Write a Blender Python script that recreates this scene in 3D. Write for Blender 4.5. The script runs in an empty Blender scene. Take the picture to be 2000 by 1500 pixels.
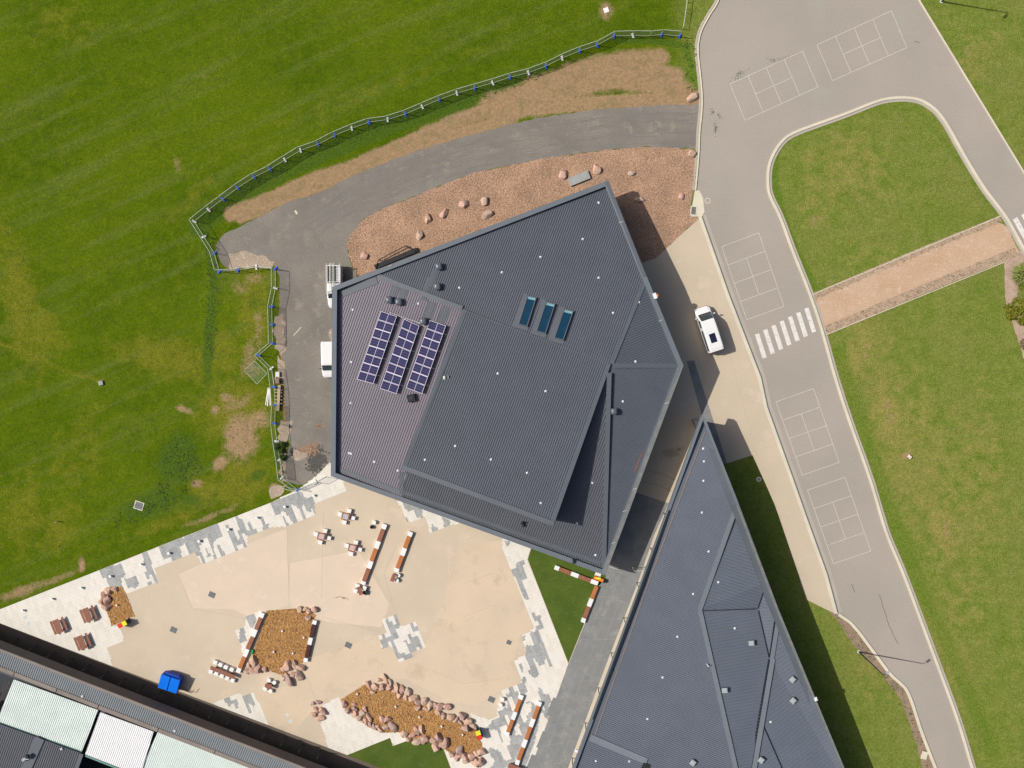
import bpy, math, random
import numpy as np
from mathutils import Vector, Matrix, geometry
random.seed(7); RNG = np.random.default_rng(5)
D = bpy.data; C = bpy.context.scene.collection
# ---------------------------------------------------------------- camera, sky, sun
F = 1910.0; H = 125.0
cam_d = D.cameras.new("camera"); cam = D.objects.new("camera", cam_d); C.objects.link(cam)
cam_d.sensor_width = 36; cam_d.lens = F/2000*36; cam_d.clip_end = 6000; cam_d.clip_start = 1
down = Vector((50, 70, -F)).normalized()            # camera-space direction that points straight down
Q = down.rotation_difference(Vector((0, 0, -1)))
cam.rotation_mode = 'QUATERNION'; cam.rotation_quaternion = Q; cam.location = (0, 0, H)
bpy.context.scene.camera = cam
RM = np.array(Q.to_matrix())
SUN_AZ = (-0.984, 0.177); SUN_EL = math.radians(47)
w = D.worlds.new("World"); bpy.context.scene.world = w; w.use_nodes = True
nt = w.node_tree; bg = nt.nodes['Background']; sky = nt.nodes.new('ShaderNodeTexSky')
sky.sky_type = 'NISHITA'; sky.air_density = .7; sky.dust_density = 3.0; sky.ozone_density = .5; sky.sun_disc = False; sky.sun_elevation = SUN_EL
sky.sun_rotation = math.atan2(SUN_AZ[0], SUN_AZ[1]) % (2*math.pi)
nt.links.new(sky.outputs[0], bg.inputs[0]); bg.inputs[1].default_value = 0.10
sl = D.lights.new("sun", 'SUN'); sl.energy = 3.9; sl.angle = math.radians(0.5); sl.color = (1, .955, .88)
so = D.objects.new("sun", sl); C.objects.link(so)
sd = Vector((SUN_AZ[0]*math.cos(SUN_EL), SUN_AZ[1]*math.cos(SUN_EL), math.sin(SUN_EL)))
so.rotation_mode = 'QUATERNION'; so.rotation_quaternion = sd.to_track_quat('Z', 'Y'); so.location = sd*200
vs = bpy.context.scene.view_settings; vs.view_transform = 'Standard'; vs.look = 'None'; vs.exposure = -0.04; vs.gamma = 1
bpy.context.scene.cycles.filter_width = 1.45; bpy.context.scene.cycles.max_bounces = 5; bpy.context.scene.cycles.transparent_max_bounces = 8

def P(px, py, z=0.0):
    "the point of the place that the survey picture shows at (px, py), given its true height z"
    r = RM @ np.array((px-1000.0, 750.0-py, -F)); t = (H-z)/(-r[2])
    return Vector((r[0]*t, r[1]*t, z))
def proj(X, Y):
    v = np.stack([X, Y, np.full_like(X, -H)], -1) @ RM
    return 1000+F*v[..., 0]/(-v[..., 2]), 750-F*v[..., 1]/(-v[..., 2])
def zm(o, s, pts): return [(o[0]+x/s, o[1]+y/s) for x, y in pts]
S = 15.28   # survey pixels per metre on the ground

# ---------------------------------------------------------------- objects
ORG = {}
def tag(o, label=None, cat=None, group=None, kind=None):
    if label: o['label'] = label
    if cat: o['category'] = cat
    if group: o['group'] = group
    if kind: o['kind'] = kind
    return o
def empty(name, loc, rz=0, label=None, cat=None, group=None):
    o = D.objects.new(name, None); C.objects.link(o); o.location = loc; o.rotation_euler = (0, 0, rz)
    o.empty_display_size = .2; ORG[o] = Vector(loc)
    return tag(o, label, cat, group)
class MB:
    def __init__(s): s.v = []; s.f = []; s.m = []; s.mi = 0
    def face(s, pts):
        n = len(s.v); s.v += [tuple(p) for p in pts]; s.f.append(tuple(range(n, n+len(pts)))); s.m.append(s.mi)
    def prism(s, pts, z0, z1, bottom=False):
        "vertical prism over 2-D outline; z0/z1 numbers or lists"
        k = len(pts); z0 = z0 if hasattr(z0, '__len__') else [z0]*k; z1 = z1 if hasattr(z1, '__len__') else [z1]*k
        n = len(s.v); s.v += [(p[0], p[1], z) for p, z in zip(pts, z0)]+[(p[0], p[1], z) for p, z in zip(pts, z1)]
        a = sum(pts[i][0]*pts[(i+1) % k][1]-pts[(i+1) % k][0]*pts[i][1] for i in range(k))
        idx = list(range(k)) if a > 0 else list(range(k))[::-1]
        s.f.append(tuple(n+k+i for i in idx)); s.m.append(s.mi)
        if bottom: s.f.append(tuple(n+i for i in idx[::-1])); s.m.append(s.mi)
        for j in range(k):
            i, i2 = idx[j], idx[(j+1) % k]; s.f.append((n+i, n+i2, n+k+i2, n+k+i)); s.m.append(s.mi)
    def box(s, c, size, rz=0, bottom=True):
        "c is the centre of the box's underside"
        x, y, z = c; a, b, h = size[0]/2, size[1]/2, size[2]; co, si = math.cos(rz), math.sin(rz)
        s.prism([(x+u*co-v*si, y+u*si+v*co) for u, v in ((-a, -b), (a, -b), (a, b), (-a, b))], z, z+h, bottom)
    def cyl(s, c, r, h, n=12, r2=None, bottom=False):
        x, y, z = c; r2 = r if r2 is None else r2; k = len(s.v)
        for j, (rr, zz) in enumerate(((r, z), (r2, z+h))):
            s.v += [(x+rr*math.cos(2*math.pi*i/n), y+rr*math.sin(2*math.pi*i/n), zz) for i in range(n)]
        s.f.append(tuple(k+n+i for i in range(n))); s.m.append(s.mi)
        for i in range(n): s.f.append((k+i, k+(i+1) % n, k+n+(i+1) % n, k+n+i)); s.m.append(s.mi)
        if bottom: s.f.append(tuple(k+i for i in range(n))[::-1]); s.m.append(s.mi)
    def bar(s, a, b, r, n=6):
        a = Vector(a); b = Vector(b); d = (b-a).normalized()
        u = d.orthogonal().normalized(); w_ = d.cross(u); k = len(s.v)
        for p in (a, b): s.v += [tuple(p+(u*math.cos(2*math.pi*i/n)+w_*math.sin(2*math.pi*i/n))*r) for i in range(n)]
        for i in range(n): s.f.append((k+i, k+(i+1) % n, k+n+(i+1) % n, k+n+i)); s.m.append(s.mi)
        s.f.append(tuple(k+i for i in range(n))[::-1]); s.f.append(tuple(k+n+i for i in range(n))); s.m += [s.mi]*2
    def loft(s, rings, close=True):
        k = len(s.v); n = len(rings[0])
        for r in rings: s.v += [tuple(p) for p in r]
        for j in range(len(rings)-1):
            for i in range(n): s.f.append((k+j*n+i, k+j*n+(i+1) % n, k+(j+1)*n+(i+1) % n, k+(j+1)*n+i)); s.m.append(s.mi)
        if close:
            s.f.append(tuple(k+i for i in range(n))[::-1]); s.f.append(tuple(k+(len(rings)-1)*n+i for i in range(n))); s.m += [s.mi]*2
    def build(s, name, mats, parent=None, world=False, smooth=False, **kw):
        me = D.meshes.new(name); v = s.v
        if world and parent is not None:
            o_ = ORG[parent]; v = [(a-o_.x, b-o_.y, c-o_.z) for a, b, c in v]
        me.from_pydata(v, [], s.f)
        for m in (mats if isinstance(mats, (list, tuple)) else [mats]): me.materials.append(m)
        if any(s.m): me.polygons.foreach_set('material_index', s.m)
        if smooth: me.polygons.foreach_set('use_smooth', [True]*len(me.polygons))
        me.update(); o = D.objects.new(name, me); C.objects.link(o)
        if parent is not None: o.parent = parent; ORG[o] = ORG.get(parent, Vector())
        else: ORG[o] = Vector()
        return tag(o, **kw)
def copy_tree(o, parent=None):
    c = o.copy(); C.objects.link(c); c.parent = parent
    for ch in list(o.children): copy_tree(ch, c)
    return c
def place(proto, used, loc, rz=0, **kw):
    o = proto if not used else copy_tree(proto); used.append(1)
    o.location = loc; o.rotation_euler = (0, 0, rz); ORG[o] = Vector(loc); return tag(o, **kw)
ONES = "first second third fourth fifth sixth seventh eighth ninth tenth eleventh twelfth thirteenth fourteenth fifteenth sixteenth seventeenth eighteenth nineteenth twentieth".split()
def nth(i):
    if i < 20: return ONES[i]
    t, u = divmod(i+1, 10)
    if u == 0: return ['', '', 'twentieth', 'thirtieth', 'fortieth', 'fiftieth', 'sixtieth'][t]
    return ['', '', 'twenty', 'thirty', 'forty', 'fifty', 'sixty'][t]+'-'+ONES[u-1]

# ---------------------------------------------------------------- materials
def newmat(name):
    m = D.materials.new(name); m.use_nodes = True; n = m.node_tree
    return m, n, n.nodes['Principled BSDF'], n.nodes.new('ShaderNodeTexCoord')
def noise(n, tc, scale, detail=3, rough=.55, vec=None, dist=0):
    x = n.nodes.new('ShaderNodeTexNoise'); x.inputs['Scale'].default_value = scale; x.inputs['Detail'].default_value = detail
    x.inputs['Roughness'].default_value = rough; x.inputs['Distortion'].default_value = dist
    n.links.new(vec if vec is not None else tc.outputs['Object'], x.inputs['Vector']); return x.outputs['Fac']
def sharp(n, val, lo, hi, a=0.0, b=1.0):
    r = n.nodes.new('ShaderNodeMapRange'); n.links.new(val, r.inputs[0])
    for i, q in zip((1, 2, 3, 4), (lo, hi, a, b)): r.inputs[i].default_value = q
    return r.outputs[0]
def mix(n, f, a, b, mode='MIX'):
    x = n.nodes.new('ShaderNodeMix'); x.data_type = 'RGBA'; x.blend_type = mode
    for s_, q in ((x.inputs[0], f), (x.inputs[6], a), (x.inputs[7], b)):
        if isinstance(q, (int, float)): s_.default_value = q
        elif isinstance(q, (tuple, list)): s_.default_value = (*q[:3], 1)
        else: n.links.new(q, s_)
    return x.outputs[2]
def mth(n, op, a, b=None):
    x = n.nodes.new('ShaderNodeMath'); x.operation = op
    for s_, q in zip(x.inputs, (a, b)):
        if q is None: continue
        if isinstance(q, (int, float)): s_.default_value = q
        else: n.links.new(q, s_)
    return x.outputs[0]
def attr(n, name):
    a = n.nodes.new('ShaderNodeAttribute'); a.attribute_name = name; return a
def bump(n, b, h, strength, dist=.05):
    x = n.nodes.new('ShaderNodeBump'); x.inputs['Strength'].default_value = strength; x.inputs['Distance'].default_value = dist
    n.links.new(h, x.inputs['Height']); n.links.new(x.outputs[0], b.inputs['Normal'])
def spin(n, tc, ang, sc):
    m = n.nodes.new('ShaderNodeMapping'); m.inputs['Rotation'].default_value = (0, 0, ang); m.inputs['Scale'].default_value = sc
    n.links.new(tc.outputs['Object'], m.inputs['Vector'])
    m.inputs['Scale'].default_value = (1, 1, 1); m2 = n.nodes.new('ShaderNodeMapping'); m2.inputs['Scale'].default_value = sc; n.links.new(m.outputs[0], m2.inputs['Vector']); return m2.outputs[0]
def spots(n, b, tc, col, fine, amt):
    "multiply by a fine grain"
    g = sharp(n, noise(n, tc, fine, 2, .7), .3, .7, 1-amt, 1+amt)
    c = n.nodes.new('ShaderNodeVectorMath'); c.operation = 'SCALE'; n.links.new(col, c.inputs[0]); n.links.new(g, c.inputs[3]); return c.outputs[0]
def surf(name, c1, c2=None, big=.5, fine=9, amt=.12, rough=.8, metal=0, bmp=0, c3=None, mid=2.2, spec=.3):
    m, n, b, tc = newmat(name); c2 = c2 or tuple(x*.8 for x in c1)
    col = mix(n, sharp(n, noise(n, tc, big, 4), .35, .65), c1, c2)
    if c3: col = mix(n, sharp(n, noise(n, tc, mid, 5, .65), .55, .68), col, c3)
    col = spots(n, b, tc, col, fine, amt)
    n.links.new(col, b.inputs['Base Color']); b.inputs['Roughness'].default_value = rough; b.inputs['Metallic'].default_value = metal
    b.inputs['Specular IOR Level'].default_value = spec
    if bmp: bump(n, b, noise(n, tc, fine, 3), bmp)
    return m
M = {}
M['road'] = surf('road_asphalt', (.385, .335, .285), (.345, .31, .265), .10, 6, .08, .92, c3=(.355, .34, .28), mid=.16)
M['drive'] = surf('drive_asphalt', (.235, .21, .178), (.185, .168, .145), .22, 6, .16, .92, c3=(.27, .24, .195), mid=.45)
M['wet'] = surf('drive_dark_asphalt', (.085, .08, .072), (.10, .095, .085), 1, 12, .2, .9)
M['kerb'] = surf('kerb_concrete', (.68, .62, .48), (.60, .55, .43), .4, 8, .08, .85)
M['gutter'] = surf('gutter_concrete', (.45, .395, .33), (.41, .365, .31), .4, 8, .08, .85)
M['paint'] = surf('worn_white_paint', (.66, .62, .58), (.56, .51, .47), 1.3, 6, .14, .8)
M['zebra'] = surf('crossing_paint', (.74, .71, .66), (.66, .62, .57), 1.3, 5, .1, .8, c3=(.47, .42, .37), mid=2.2)
M['tan'] = surf('tan_concrete', (.60, .50, .37), (.54, .45, .335), .16, 8, .07, .85, c3=(.63, .51, .39), mid=.3)
M['tanpink'] = surf('pink_tan_concrete', (.68, .545, .42), (.62, .51, .385), .3, 8, .07, .85, c3=(.72, .58, .47), mid=.3)
M['tanwarm'] = surf('warm_tan_concrete', (.65, .515, .37), (.59, .48, .35), .25, 8, .07, .85, c3=(.53, .43, .31), mid=.35)
M['yard'] = surf('yard_concrete', (.58, .485, .355), (.53, .445, .33), .2, 8, .07, .85, c3=(.61, .50, .39), mid=.4)
M['joint'] = surf('saw_cut', (.47, .38, .28), (.44, .355, .26))
M['jointl'] = surf('sealed_joint', (.70, .53, .34), (.66, .5, .33))
M['slate'] = surf('grey_walkway', (.26, .26, .25), (.205, .208, .205), .6, 6, .14, .8, c3=(.31, .30, .27), mid=.5)
M['slatej'] = surf('walkway_joint', (.36, .35, .32))
M['stripc'] = surf('pale_edge_concrete', (.62, .54, .42), (.56, .49, .38), .5, 8, .08)
M['mulch'] = surf('bark_mulch', (.44, .27, .17), (.31, .195, .125), .35, 7, .5, .95, bmp=.8, c3=(.54, .37, .26), mid=5)
M['orange'] = surf('orange_mulch', (.47, .25, .085), (.38, .20, .065), .8, 8, .5, .95, bmp=.8, c3=(.54, .31, .13), mid=5)
M['brown'] = surf('bare_bed', (.32, .23, .155), (.24, .175, .125), 1, 8, .4, .95, bmp=.5)
M['gravel'] = surf('orange_gravel', (.50, .335, .21), (.54, .38, .26), .35, 7, .2, .95, c3=(.58, .44, .33), mid=1.3)
M['turf'] = surf('artificial_turf', (.082, .122, .014), (.060, .098, .012), .35, 6, .22, .95, c3=(.095, .13, .02), mid=1.1)
M['dirt'] = surf('rubble_dirt', (.42, .33, .24), (.34, .27, .20), .8, 6, .3, .95, c3=(.55, .46, .37), mid=1.6)
M['veranda'] = surf('veranda_floor_shade', (.15, .118, .088), (.115, .092, .07), .5, 8, .1)
def steel(name, c, rough=.42):
    m, n, b, tc = newmat(name)
    col = mix(n, sharp(n, noise(n, tc, .35, 4), .3, .7), c, tuple(x*1.12 for x in c)); col = spots(n, b, tc, col, 5, .05)
    n.links.new(col, b.inputs['Base Color']); b.inputs['Roughness'].default_value = rough; b.inputs['Specular IOR Level'].default_value = .45; return m
M['roof'] = steel('roof_steel', (.092, .103, .125)); M['flashb'] = steel('wedge_capping', (.155, .170, .192), .5); M['roofb'] = steel('roof_steel_wedge', (.115, .132, .162)); M['roofw'] = steel('roof_steel_west', (.17, .15, .178)); M['roofc'] = steel('roof_steel_grey', (.20, .218, .228))
M['roofs'] = steel('roof_steel_south', (.10, .106, .122))
M['flash'] = steel('roof_flashing', (.092, .105, .121), .5); M['parap'] = steel('parapet_capping', (.125, .145, .165), .55)
M['parapw'] = surf('weathered_capping', (.16, .165, .165), (.21, .205, .195), 1.5, 8, .1, .6)
M['valley'] = steel('gutter_shade', (.012, .018, .026), .5); M['wall'] = surf('wall_cladding', (.09, .095, .10), (.075, .08, .085), 1, 6, .08, .7)  # valley steel is near black: gutter shade is put into its colour
M['fascia'] = surf('fascia_panels', (.12, .10, .098), (.10, .085, .085), .3, 5, .1, .7); M['rust'] = surf('rust_board', (.30, .11, .05), (.22, .09, .05), 2, 8, .15)
M['beam'] = surf('concrete_beam', (.26, .22, .19), (.21, .18, .16), .5, 7, .12)
M['mint'] = surf('translucent_roof_sheet', (.70, .77, .72), (.64, .71, .66), .6, 5, .03, .35); M['white'] = surf('white_paint', (.80, .80, .78), (.76, .76, .75), 1, 5, .02, .4)
M['whitesh'] = surf('white_roof_sheet', (.82, .81, .80), (.78, .78, .78), 1, 5, .02, .4)
M['anchor'] = surf('white_anchor_plate', (.82, .82, .84), (.7, .7, .72), 2, 5, .03, .5)
M['car'] = surf('car_paint_white', (.82, .81, .79), (.80, .79, .77), 1, 3, .01, .22, spec=.6); M['glass'] = surf('car_glass', (.045, .07, .085), (.03, .045, .055), 1.5, 3, .1, .08, spec=.7)
M['black'] = surf('black_rubber', (.018, .018, .02), (.025, .025, .027), 2, 8, .2, .6); M['dark'] = surf('dark_metal', (.03, .033, .038), (.04, .042, .045), 2, 8, .1, .5)
M['navy'] = surf('tinted_hatch', (.012, .012, .035), (.02, .02, .05), 2, 4, .1, .12, spec=.7)
M['conc'] = surf('pale_concrete', (.80, .755, .71), (.74, .70, .66), 2, 8, .04, .75)
M['tim1'] = surf('timber_orange', (.50, .18, .055), (.42, .155, .05), 3, 8, .12, .6); M['tim2'] = surf('timber_brown', (.27, .11, .06), (.34, .14, .08), 3, 8, .15, .6)
M['tim3'] = surf('timber_dark', (.065, .018, .014), (.085, .025, .02), 3, 8, .15, .5); M['timp'] = surf('table_timber', (.30, .12, .075), (.24, .10, .065), 3, 8, .15, .6)
M['ply'] = surf('raw_timber', (.52, .40, .28), (.45, .34, .24), 2, 8, .12)
M['rk'] = [surf('boulder_pink', (.58, .37, .29), (.42, .265, .21), 1.5, 7, .2, .9, bmp=.5), surf('boulder_salmon', (.60, .39, .28), (.48, .32, .24), 1.5, 7, .2, .9, bmp=.5),
           surf('boulder_grey', (.46, .32, .275), (.33, .24, .21), 1.5, 7, .2, .9, bmp=.5), surf('boulder_tan', (.55, .40, .30), (.43, .32, .25), 1.5, 7, .2, .9, bmp=.5)]
RKN = ['pink', 'salmon', 'greyish', 'tan']
M['blueb'] = surf('blue_block', (.04, .14, .75), (.03, .10, .6), 3, 6, .15, .5); M['pipe'] = surf('galvanised_pipe', (.62, .66, .54), (.56, .60, .49), 2, 6, .05, .5, metal=0)
M['skip'] = surf('blue_lid', (.0, .17, .78), (.0, .15, .72), 1, 5, .03, .4); M['skipd'] = surf('blue_skip_body', (.01, .06, .42), (.01, .05, .36), 1, 5, .05, .5)
M['red'] = surf('red_lid', (.75, .06, .02), (.7, .05, .02), 2, 5, .03, .4); M['yellow'] = surf('yellow_lid', (.85, .80, .04), (.8, .75, .04), 2, 5, .03, .4)
M['grate'] = surf('drain_grate', (.13, .14, .14), (.16, .17, .17), 3, 20, .2, .5); M['vent'] = steel('vent_grey', (.10, .115, .13), .3); M['ventl'] = surf('vent_pale', (.40, .44, .44), (.33, .37, .38), 3, 6, .1, .4)
M['skyl'] = surf('skylight_glass', (.004, .035, .07), (.004, .045, .09), 1, 3, .05, .1, spec=.6); M['skyf'] = surf('skylight_rim', (.16, .33, .38), (.2, .38, .44), 2, 4, .05, .3)
M['cell'] = surf('solar_cells', (.022, .024, .075), (.03, .03, .09), 1, 6, .1, .6, spec=.08); M['pfr'] = surf('panel_frame', (.60, .55, .63), (.56, .51, .6), 2, 5, .03, .7)
M['green'] = surf('green_box', (.02, .35, .10), None); M['hiv'] = surf('orange_wrap', (.85, .16, .02), (.80, .30, .03), 5, 9, .2, .6)
M['stone'] = surf('grey_stone', (.36, .37, .36), (.3, .31, .3), 1.5, 6, .12); M['bdchk'] = surf('chess_dark', (.16, .17, .26), None); M['bdchr'] = surf('chess_red', (.40, .10, .09), None)
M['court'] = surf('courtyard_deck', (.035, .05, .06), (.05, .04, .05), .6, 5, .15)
def sheer(name, col, op):
    m, n, b, tc = newmat(name); b.inputs['Base Color'].default_value = (*col, 1); b.inputs['Roughness'].default_value = .8
    t = n.nodes.new('ShaderNodeBsdfTransparent'); x = n.nodes.new('ShaderNodeMixShader'); x.inputs[0].default_value = op
    n.links.new(t.outputs[0], x.inputs[1]); n.links.new(b.outputs[0], x.inputs[2])
    n.links.new(x.outputs[0], n.nodes['Material Output'].inputs[0]); return m
M['mesh'] = sheer('wire_mesh', (.45, .47, .42), .13); M['shade'] = sheer('green_shade_cloth', (.20, .32, .22), .40)
def leafy(name, cols):
    m, n, b, tc = newmat(name); at = attr(n, 'rnd'); r = n.nodes.new('ShaderNodeValToRGB'); n.links.new(at.outputs['Fac'], r.inputs[0])
    e = r.color_ramp.elements
    for i, c in enumerate(cols):
        el = e[i] if i < 2 else e.new(1.0); el.position = i/(len(cols)-1); el.color = (*c, 1)
    n.links.new(r.outputs[0], b.inputs['Base Color']); b.inputs['Roughness'].default_value = .85; b.inputs['Specular IOR Level'].default_value = .2; return m
M['Lweed'] = leafy('weed_leaves', [(.045, .085, .012), (.075, .13, .02), (.11, .16, .03), (.06, .10, .015)])
M['Ldead'] = leafy('dead_plants', [(.20, .13, .09), (.12, .085, .07), (.30, .22, .14), (.22, .2, .08)])
M['Lorange'] = leafy('mulch_chips', [(.38, .19, .06), (.53, .28, .10), (.60, .37, .17), (.20, .10, .035)])
M['Lpink'] = leafy('bark_chips', [(.50, .31, .21), (.34, .20, .13), (.64, .45, .34), (.18, .12, .09)])
M['Lshrub'] = leafy('shrub_leaves', [(.10, .13, .012), (.19, .21, .018), (.28, .26, .03), (.06, .08, .01)])
M['Ltuft'] = leafy('pale_grass', [(.17, .22, .04), (.26, .31, .07), (.34, .36, .13), (.12, .17, .03)])
M['Lgrass'] = leafy('grass_blades', [(.07, .11, .008), (.10, .14, .012), (.15, .17, .03), (.09, .10, .012)])
# ---------------------------------------------------------------- ground: one sheet to the horizon, finely divided where wear and planting vary
def axis(lo, hi, step, far):
    a = np.arange(lo, hi+step, step); e = np.array([4, 10, 25, 60, 150, 400, 1000, 3000.0])
    e = e[e < far]; return np.concatenate([lo-e[::-1], a, a[-1]+e])
gx = axis(-72, 72, .34, 4000); gy = axis(-60, 52, .34, 4000); nx, ny = len(gx), len(gy)
X, Y = np.meshgrid(gx, gy); me = D.meshes.new('ground')
me.vertices.add(nx*ny); me.vertices.foreach_set('co', np.stack([X, Y, np.zeros_like(X)], -1).ravel())
i = (np.arange(ny-1)[:, None]*nx+np.arange(nx-1)[None]).ravel(); q = np.stack([i, i+1, i+nx+1, i+nx], 1)
me.loops.add(q.size); me.loops.foreach_set('vertex_index', q.ravel()); me.polygons.add(len(q))
me.polygons.foreach_set('loop_start', np.arange(0, q.size, 4)); me.update(calc_edges=True)
PX, PY = proj(X, Y); CL = (np.abs(X) < 100) & (np.abs(Y) < 90); PX = np.where(CL, PX, 1e5); PY = np.where(CL, PY, 1e5)
def blob(lst):
    o = np.zeros_like(PX)
    for (x, y, a, b, ang, s_) in lst:
        c, si = math.cos(math.radians(ang)), math.sin(math.radians(ang)); dx, dy = PX-x, PY-y
        u = (dx*c+dy*si)/a; v = (-dx*si+dy*c)/b; o = np.maximum(o, s_*np.clip(1.35-np.sqrt(u*u+v*v)*.95, 0, 1))
    return o
def line(pts, wd, s_=1):
    o = np.full_like(PX, 1e9)
    for (x0, y0), (x1, y1) in zip(pts[:-1], pts[1:]):
        dx, dy = x1-x0, y1-y0; t = np.clip(((PX-x0)*dx+(PY-y0)*dy)/(dx*dx+dy*dy), 0, 1)
        o = np.minimum(o, np.hypot(PX-x0-t*dx, PY-y0-t*dy))
    return s_*np.clip(1.5-o/wd, 0, 1)
dirt = np.maximum.reduce([
    line([(450, 418), (520, 392), (600, 355), (680, 330), (760, 295), (840, 258), (900, 232), (960, 212)], 15),
    line([(960, 208), (1040, 185), (1120, 165), (1200, 150), (1280, 160), (1335, 185)], 27),
    line([(1000, 218), (1100, 205), (1360, 192)], 17), line([(470, 425), (560, 385), (620, 366), (690, 332), (750, 308), (830, 280), (912, 256), (1000, 231)], 13), line([(1040, 168), (1130, 140), (1230, 128), (1320, 150)], 20, .9), line([(1110, 140), (1200, 118), (1290, 112)], 20, .85),
    line([(547, 575), (552, 700), (556, 860), (552, 940)], 3),
    blob([(470, 855, 38, 52, 0, 1), (505, 820, 30, 25, 0, .75), (430, 905, 22, 14, -40, .9), (385, 945, 14, 10, 0, .8), (420, 800, 12, 10, 0, .8), (360, 800, 22, 9, 20, .8),
          (440, 775, 20, 14, 0, .7), (455, 790, 60, 20, -20, .55), (505, 660, 12, 60, 0, .5), (160, 1105, 9, 18, 0, .9), (100, 1135, 90, 9, -20, .6), (490, 700, 26, 60, 10, .55), (470, 560, 25, 20, 0, .5), (505, 615, 14, 16, 0, .65), (500, 545, 30, 14, 0, .6),
          (1184, 20, 17, 26, 8, .75), (1770, 890, 14, 10, 0, .8), (1735, 800, 14, 40, -15, .5), (1850, 1035, 9, 34, -20, .6), (1690, 690, 12, 45, 25, .48), (1620, 555, 22, 20, 0, .5), (1595, 420, 20, 50, 10, .4), (1890, 100, 8, 30, -30, .45), (345, 320, 12, 30, -5, .45), (350, 200, 20, 8, -60, .35), (400, 150, 14, 10, 0, .4),
          (110, 60, 30, 12, 0, .2), (40, 1155, 60, 14, -22, .7), (420, 1005, 90, 9, -21, .55), (535, 950, 14, 10, 0, .8)])])
dry = np.maximum.reduce([
    blob([(40, 590, 40, 160, -10, .8), (80, 640, 40, 70, -40, .8), (330, 700, 110, 40, 10, .9), (430, 690, 50, 50, 0, .8), (260, 690, 60, 25, 0, .7), (150, 880, 60, 120, 20, .45), (40, 1000, 60, 80, 0, .65), (115, 1030, 50, 60, 0, .7),
          (440, 800, 60, 60, 0, .7), (470, 940, 70, 50, -30, 1), (460, 800, 80, 70, 0, 1), (500, 600, 40, 90, 0, .9), (400, 960, 50, 30, -30, .8), (330, 1020, 120, 14, -21, .7), (500, 620, 40, 110, 0, .5), (1780, 900, 110, 190, -15, .55), (1900, 950, 80, 220, 0, .45), (1850, 1250, 60, 200, -10, .45),
          (1880, 1150, 60, 160, 0, .4), (1735, 810, 40, 110, -15, .8), (1840, 1030, 30, 90, -20, .8), (1680, 690, 34, 80, 22, .8), (1660, 330, 110, 70, 20, .5), (1820, 1240, 40, 90, -20, .5), (1660, 300, 60, 80, 30, .5), (1600, 380, 50, 80, 10, .5), (1700, 500, 70, 60, 0, .35), (1750, 820, 60, 120, -15, .6), (1700, 650, 40, 80, -20, .55), (1900, 110, 60, 90, 40, .4), (1700, 1320, 40, 90, -30, .4),
          (1160, 230, 110, 60, 0, .25), (120, 40, 90, 60, 0, .4), (1270, 100, 60, 25, 0, .5), (480, 520, 60, 30, 0, .6), (690, 200, 400, 26, -24, .25), (560, 240, 300, 16, -26, .3)]),
    line([(0, 672), (60, 690), (120, 722), (190, 742)], 5, .7), line([(410, 345), (380, 380), (340, 430)], 14, .5)])
lush = np.maximum.reduce([
    line([(385, 445), (440, 404), (500, 364), (560, 334), (640, 298), (720, 262), (800, 234), (880, 208), (980, 174), (1060, 146)], 17), line([(395, 450), (412, 500), (418, 540), (412, 700)], 8, .8),
    line([(1205, 78), (1280, 80), (1340, 90), (1355, 150), (1360, 185)], 7, .9),
    blob([(345, 895, 42, 60, 20, 1), (290, 985, 70, 30, -20, .9), (370, 975, 30, 14, 0, .8), (405, 690, 12, 90, 0, .8), (530, 600, 12, 60, 0, .7), (545, 885, 9, 30, 0, 1), (500, 930, 30, 14, -30, .7), (250, 210, 90, 50, 30, .35), (120, 560, 80, 50, 0, .35),
          (500, 590, 22, 40, 0, .55)]),
    line([(1515, 300), (1512, 360), (1545, 470), (1590, 560)], 9, .8), line([(1640, 690), (1690, 850), (1740, 1000), (1800, 1150), (1870, 1300), (1940, 1470)], 20, .55),
    line([(1530, 275), (1600, 250), (1720, 210), (1790, 212), (1840, 270), (1940, 410)], 8, .5),
    blob([(1850, 420, 60, 60, 0, .4), (1920, 560, 40, 30, 0, .5), (1740, 590, 90, 30, -20, .4), (1860, 740, 60, 80, 0, .3), (1620, 1300, 60, 200, -25, .35)])])
tone = np.clip((PX-1180)/160, 0, 1)*np.clip((PX-1300+(PY-300)*.0)/60, 0, 1)
for nm_, arr in (('dirt', dirt), ('dry', dry), ('lush', lush), ('tone', tone)):
    a = me.attributes.new(nm_, 'FLOAT', 'POINT'); a.data.foreach_set('value', arr.ravel().astype(np.float32))
m, n, b, tc = newmat('grass_ground')
n1 = noise(n, tc, .06, 4); n2 = noise(n, tc, .6, 5, .65); n3 = noise(n, tc, 3.2, 4, .7); n4 = noise(n, tc, 9, 2, .7)
stk = noise(n, tc, 1, 4, .6, spin(n, tc, math.radians(-24), (.05, .55, 1)))
base = mix(n, sharp(n, n1, .38, .62), (.062, .108, .004), (.092, .140, .005))
base = mix(n, sharp(n, n2, .4, .65, 0, .6), base, (.120, .160, .008)); base = mix(n, sharp(n, stk, .5, .72, 0, .5), base, (.145, .175, .04))
right = mix(n, sharp(n, n2, .35, .65), (.130, .185, .024), (.195, .225, .048)); right = mix(n, sharp(n, n3, .5, .75, 0, .3), right, (.27, .26, .09)); right = mix(n, sharp(n, noise(n, tc, .16, 3), .45, .62, 0, .4), right, (.205, .21, .055))
base = mix(n, attr(n, 'tone').outputs['Fac'], base, right)
tall = mix(n, n3, (.04, .085, .010), (.085, .145, .018)); g_ = mth(n, 'MULTIPLY_ADD', n3, .6)
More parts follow.
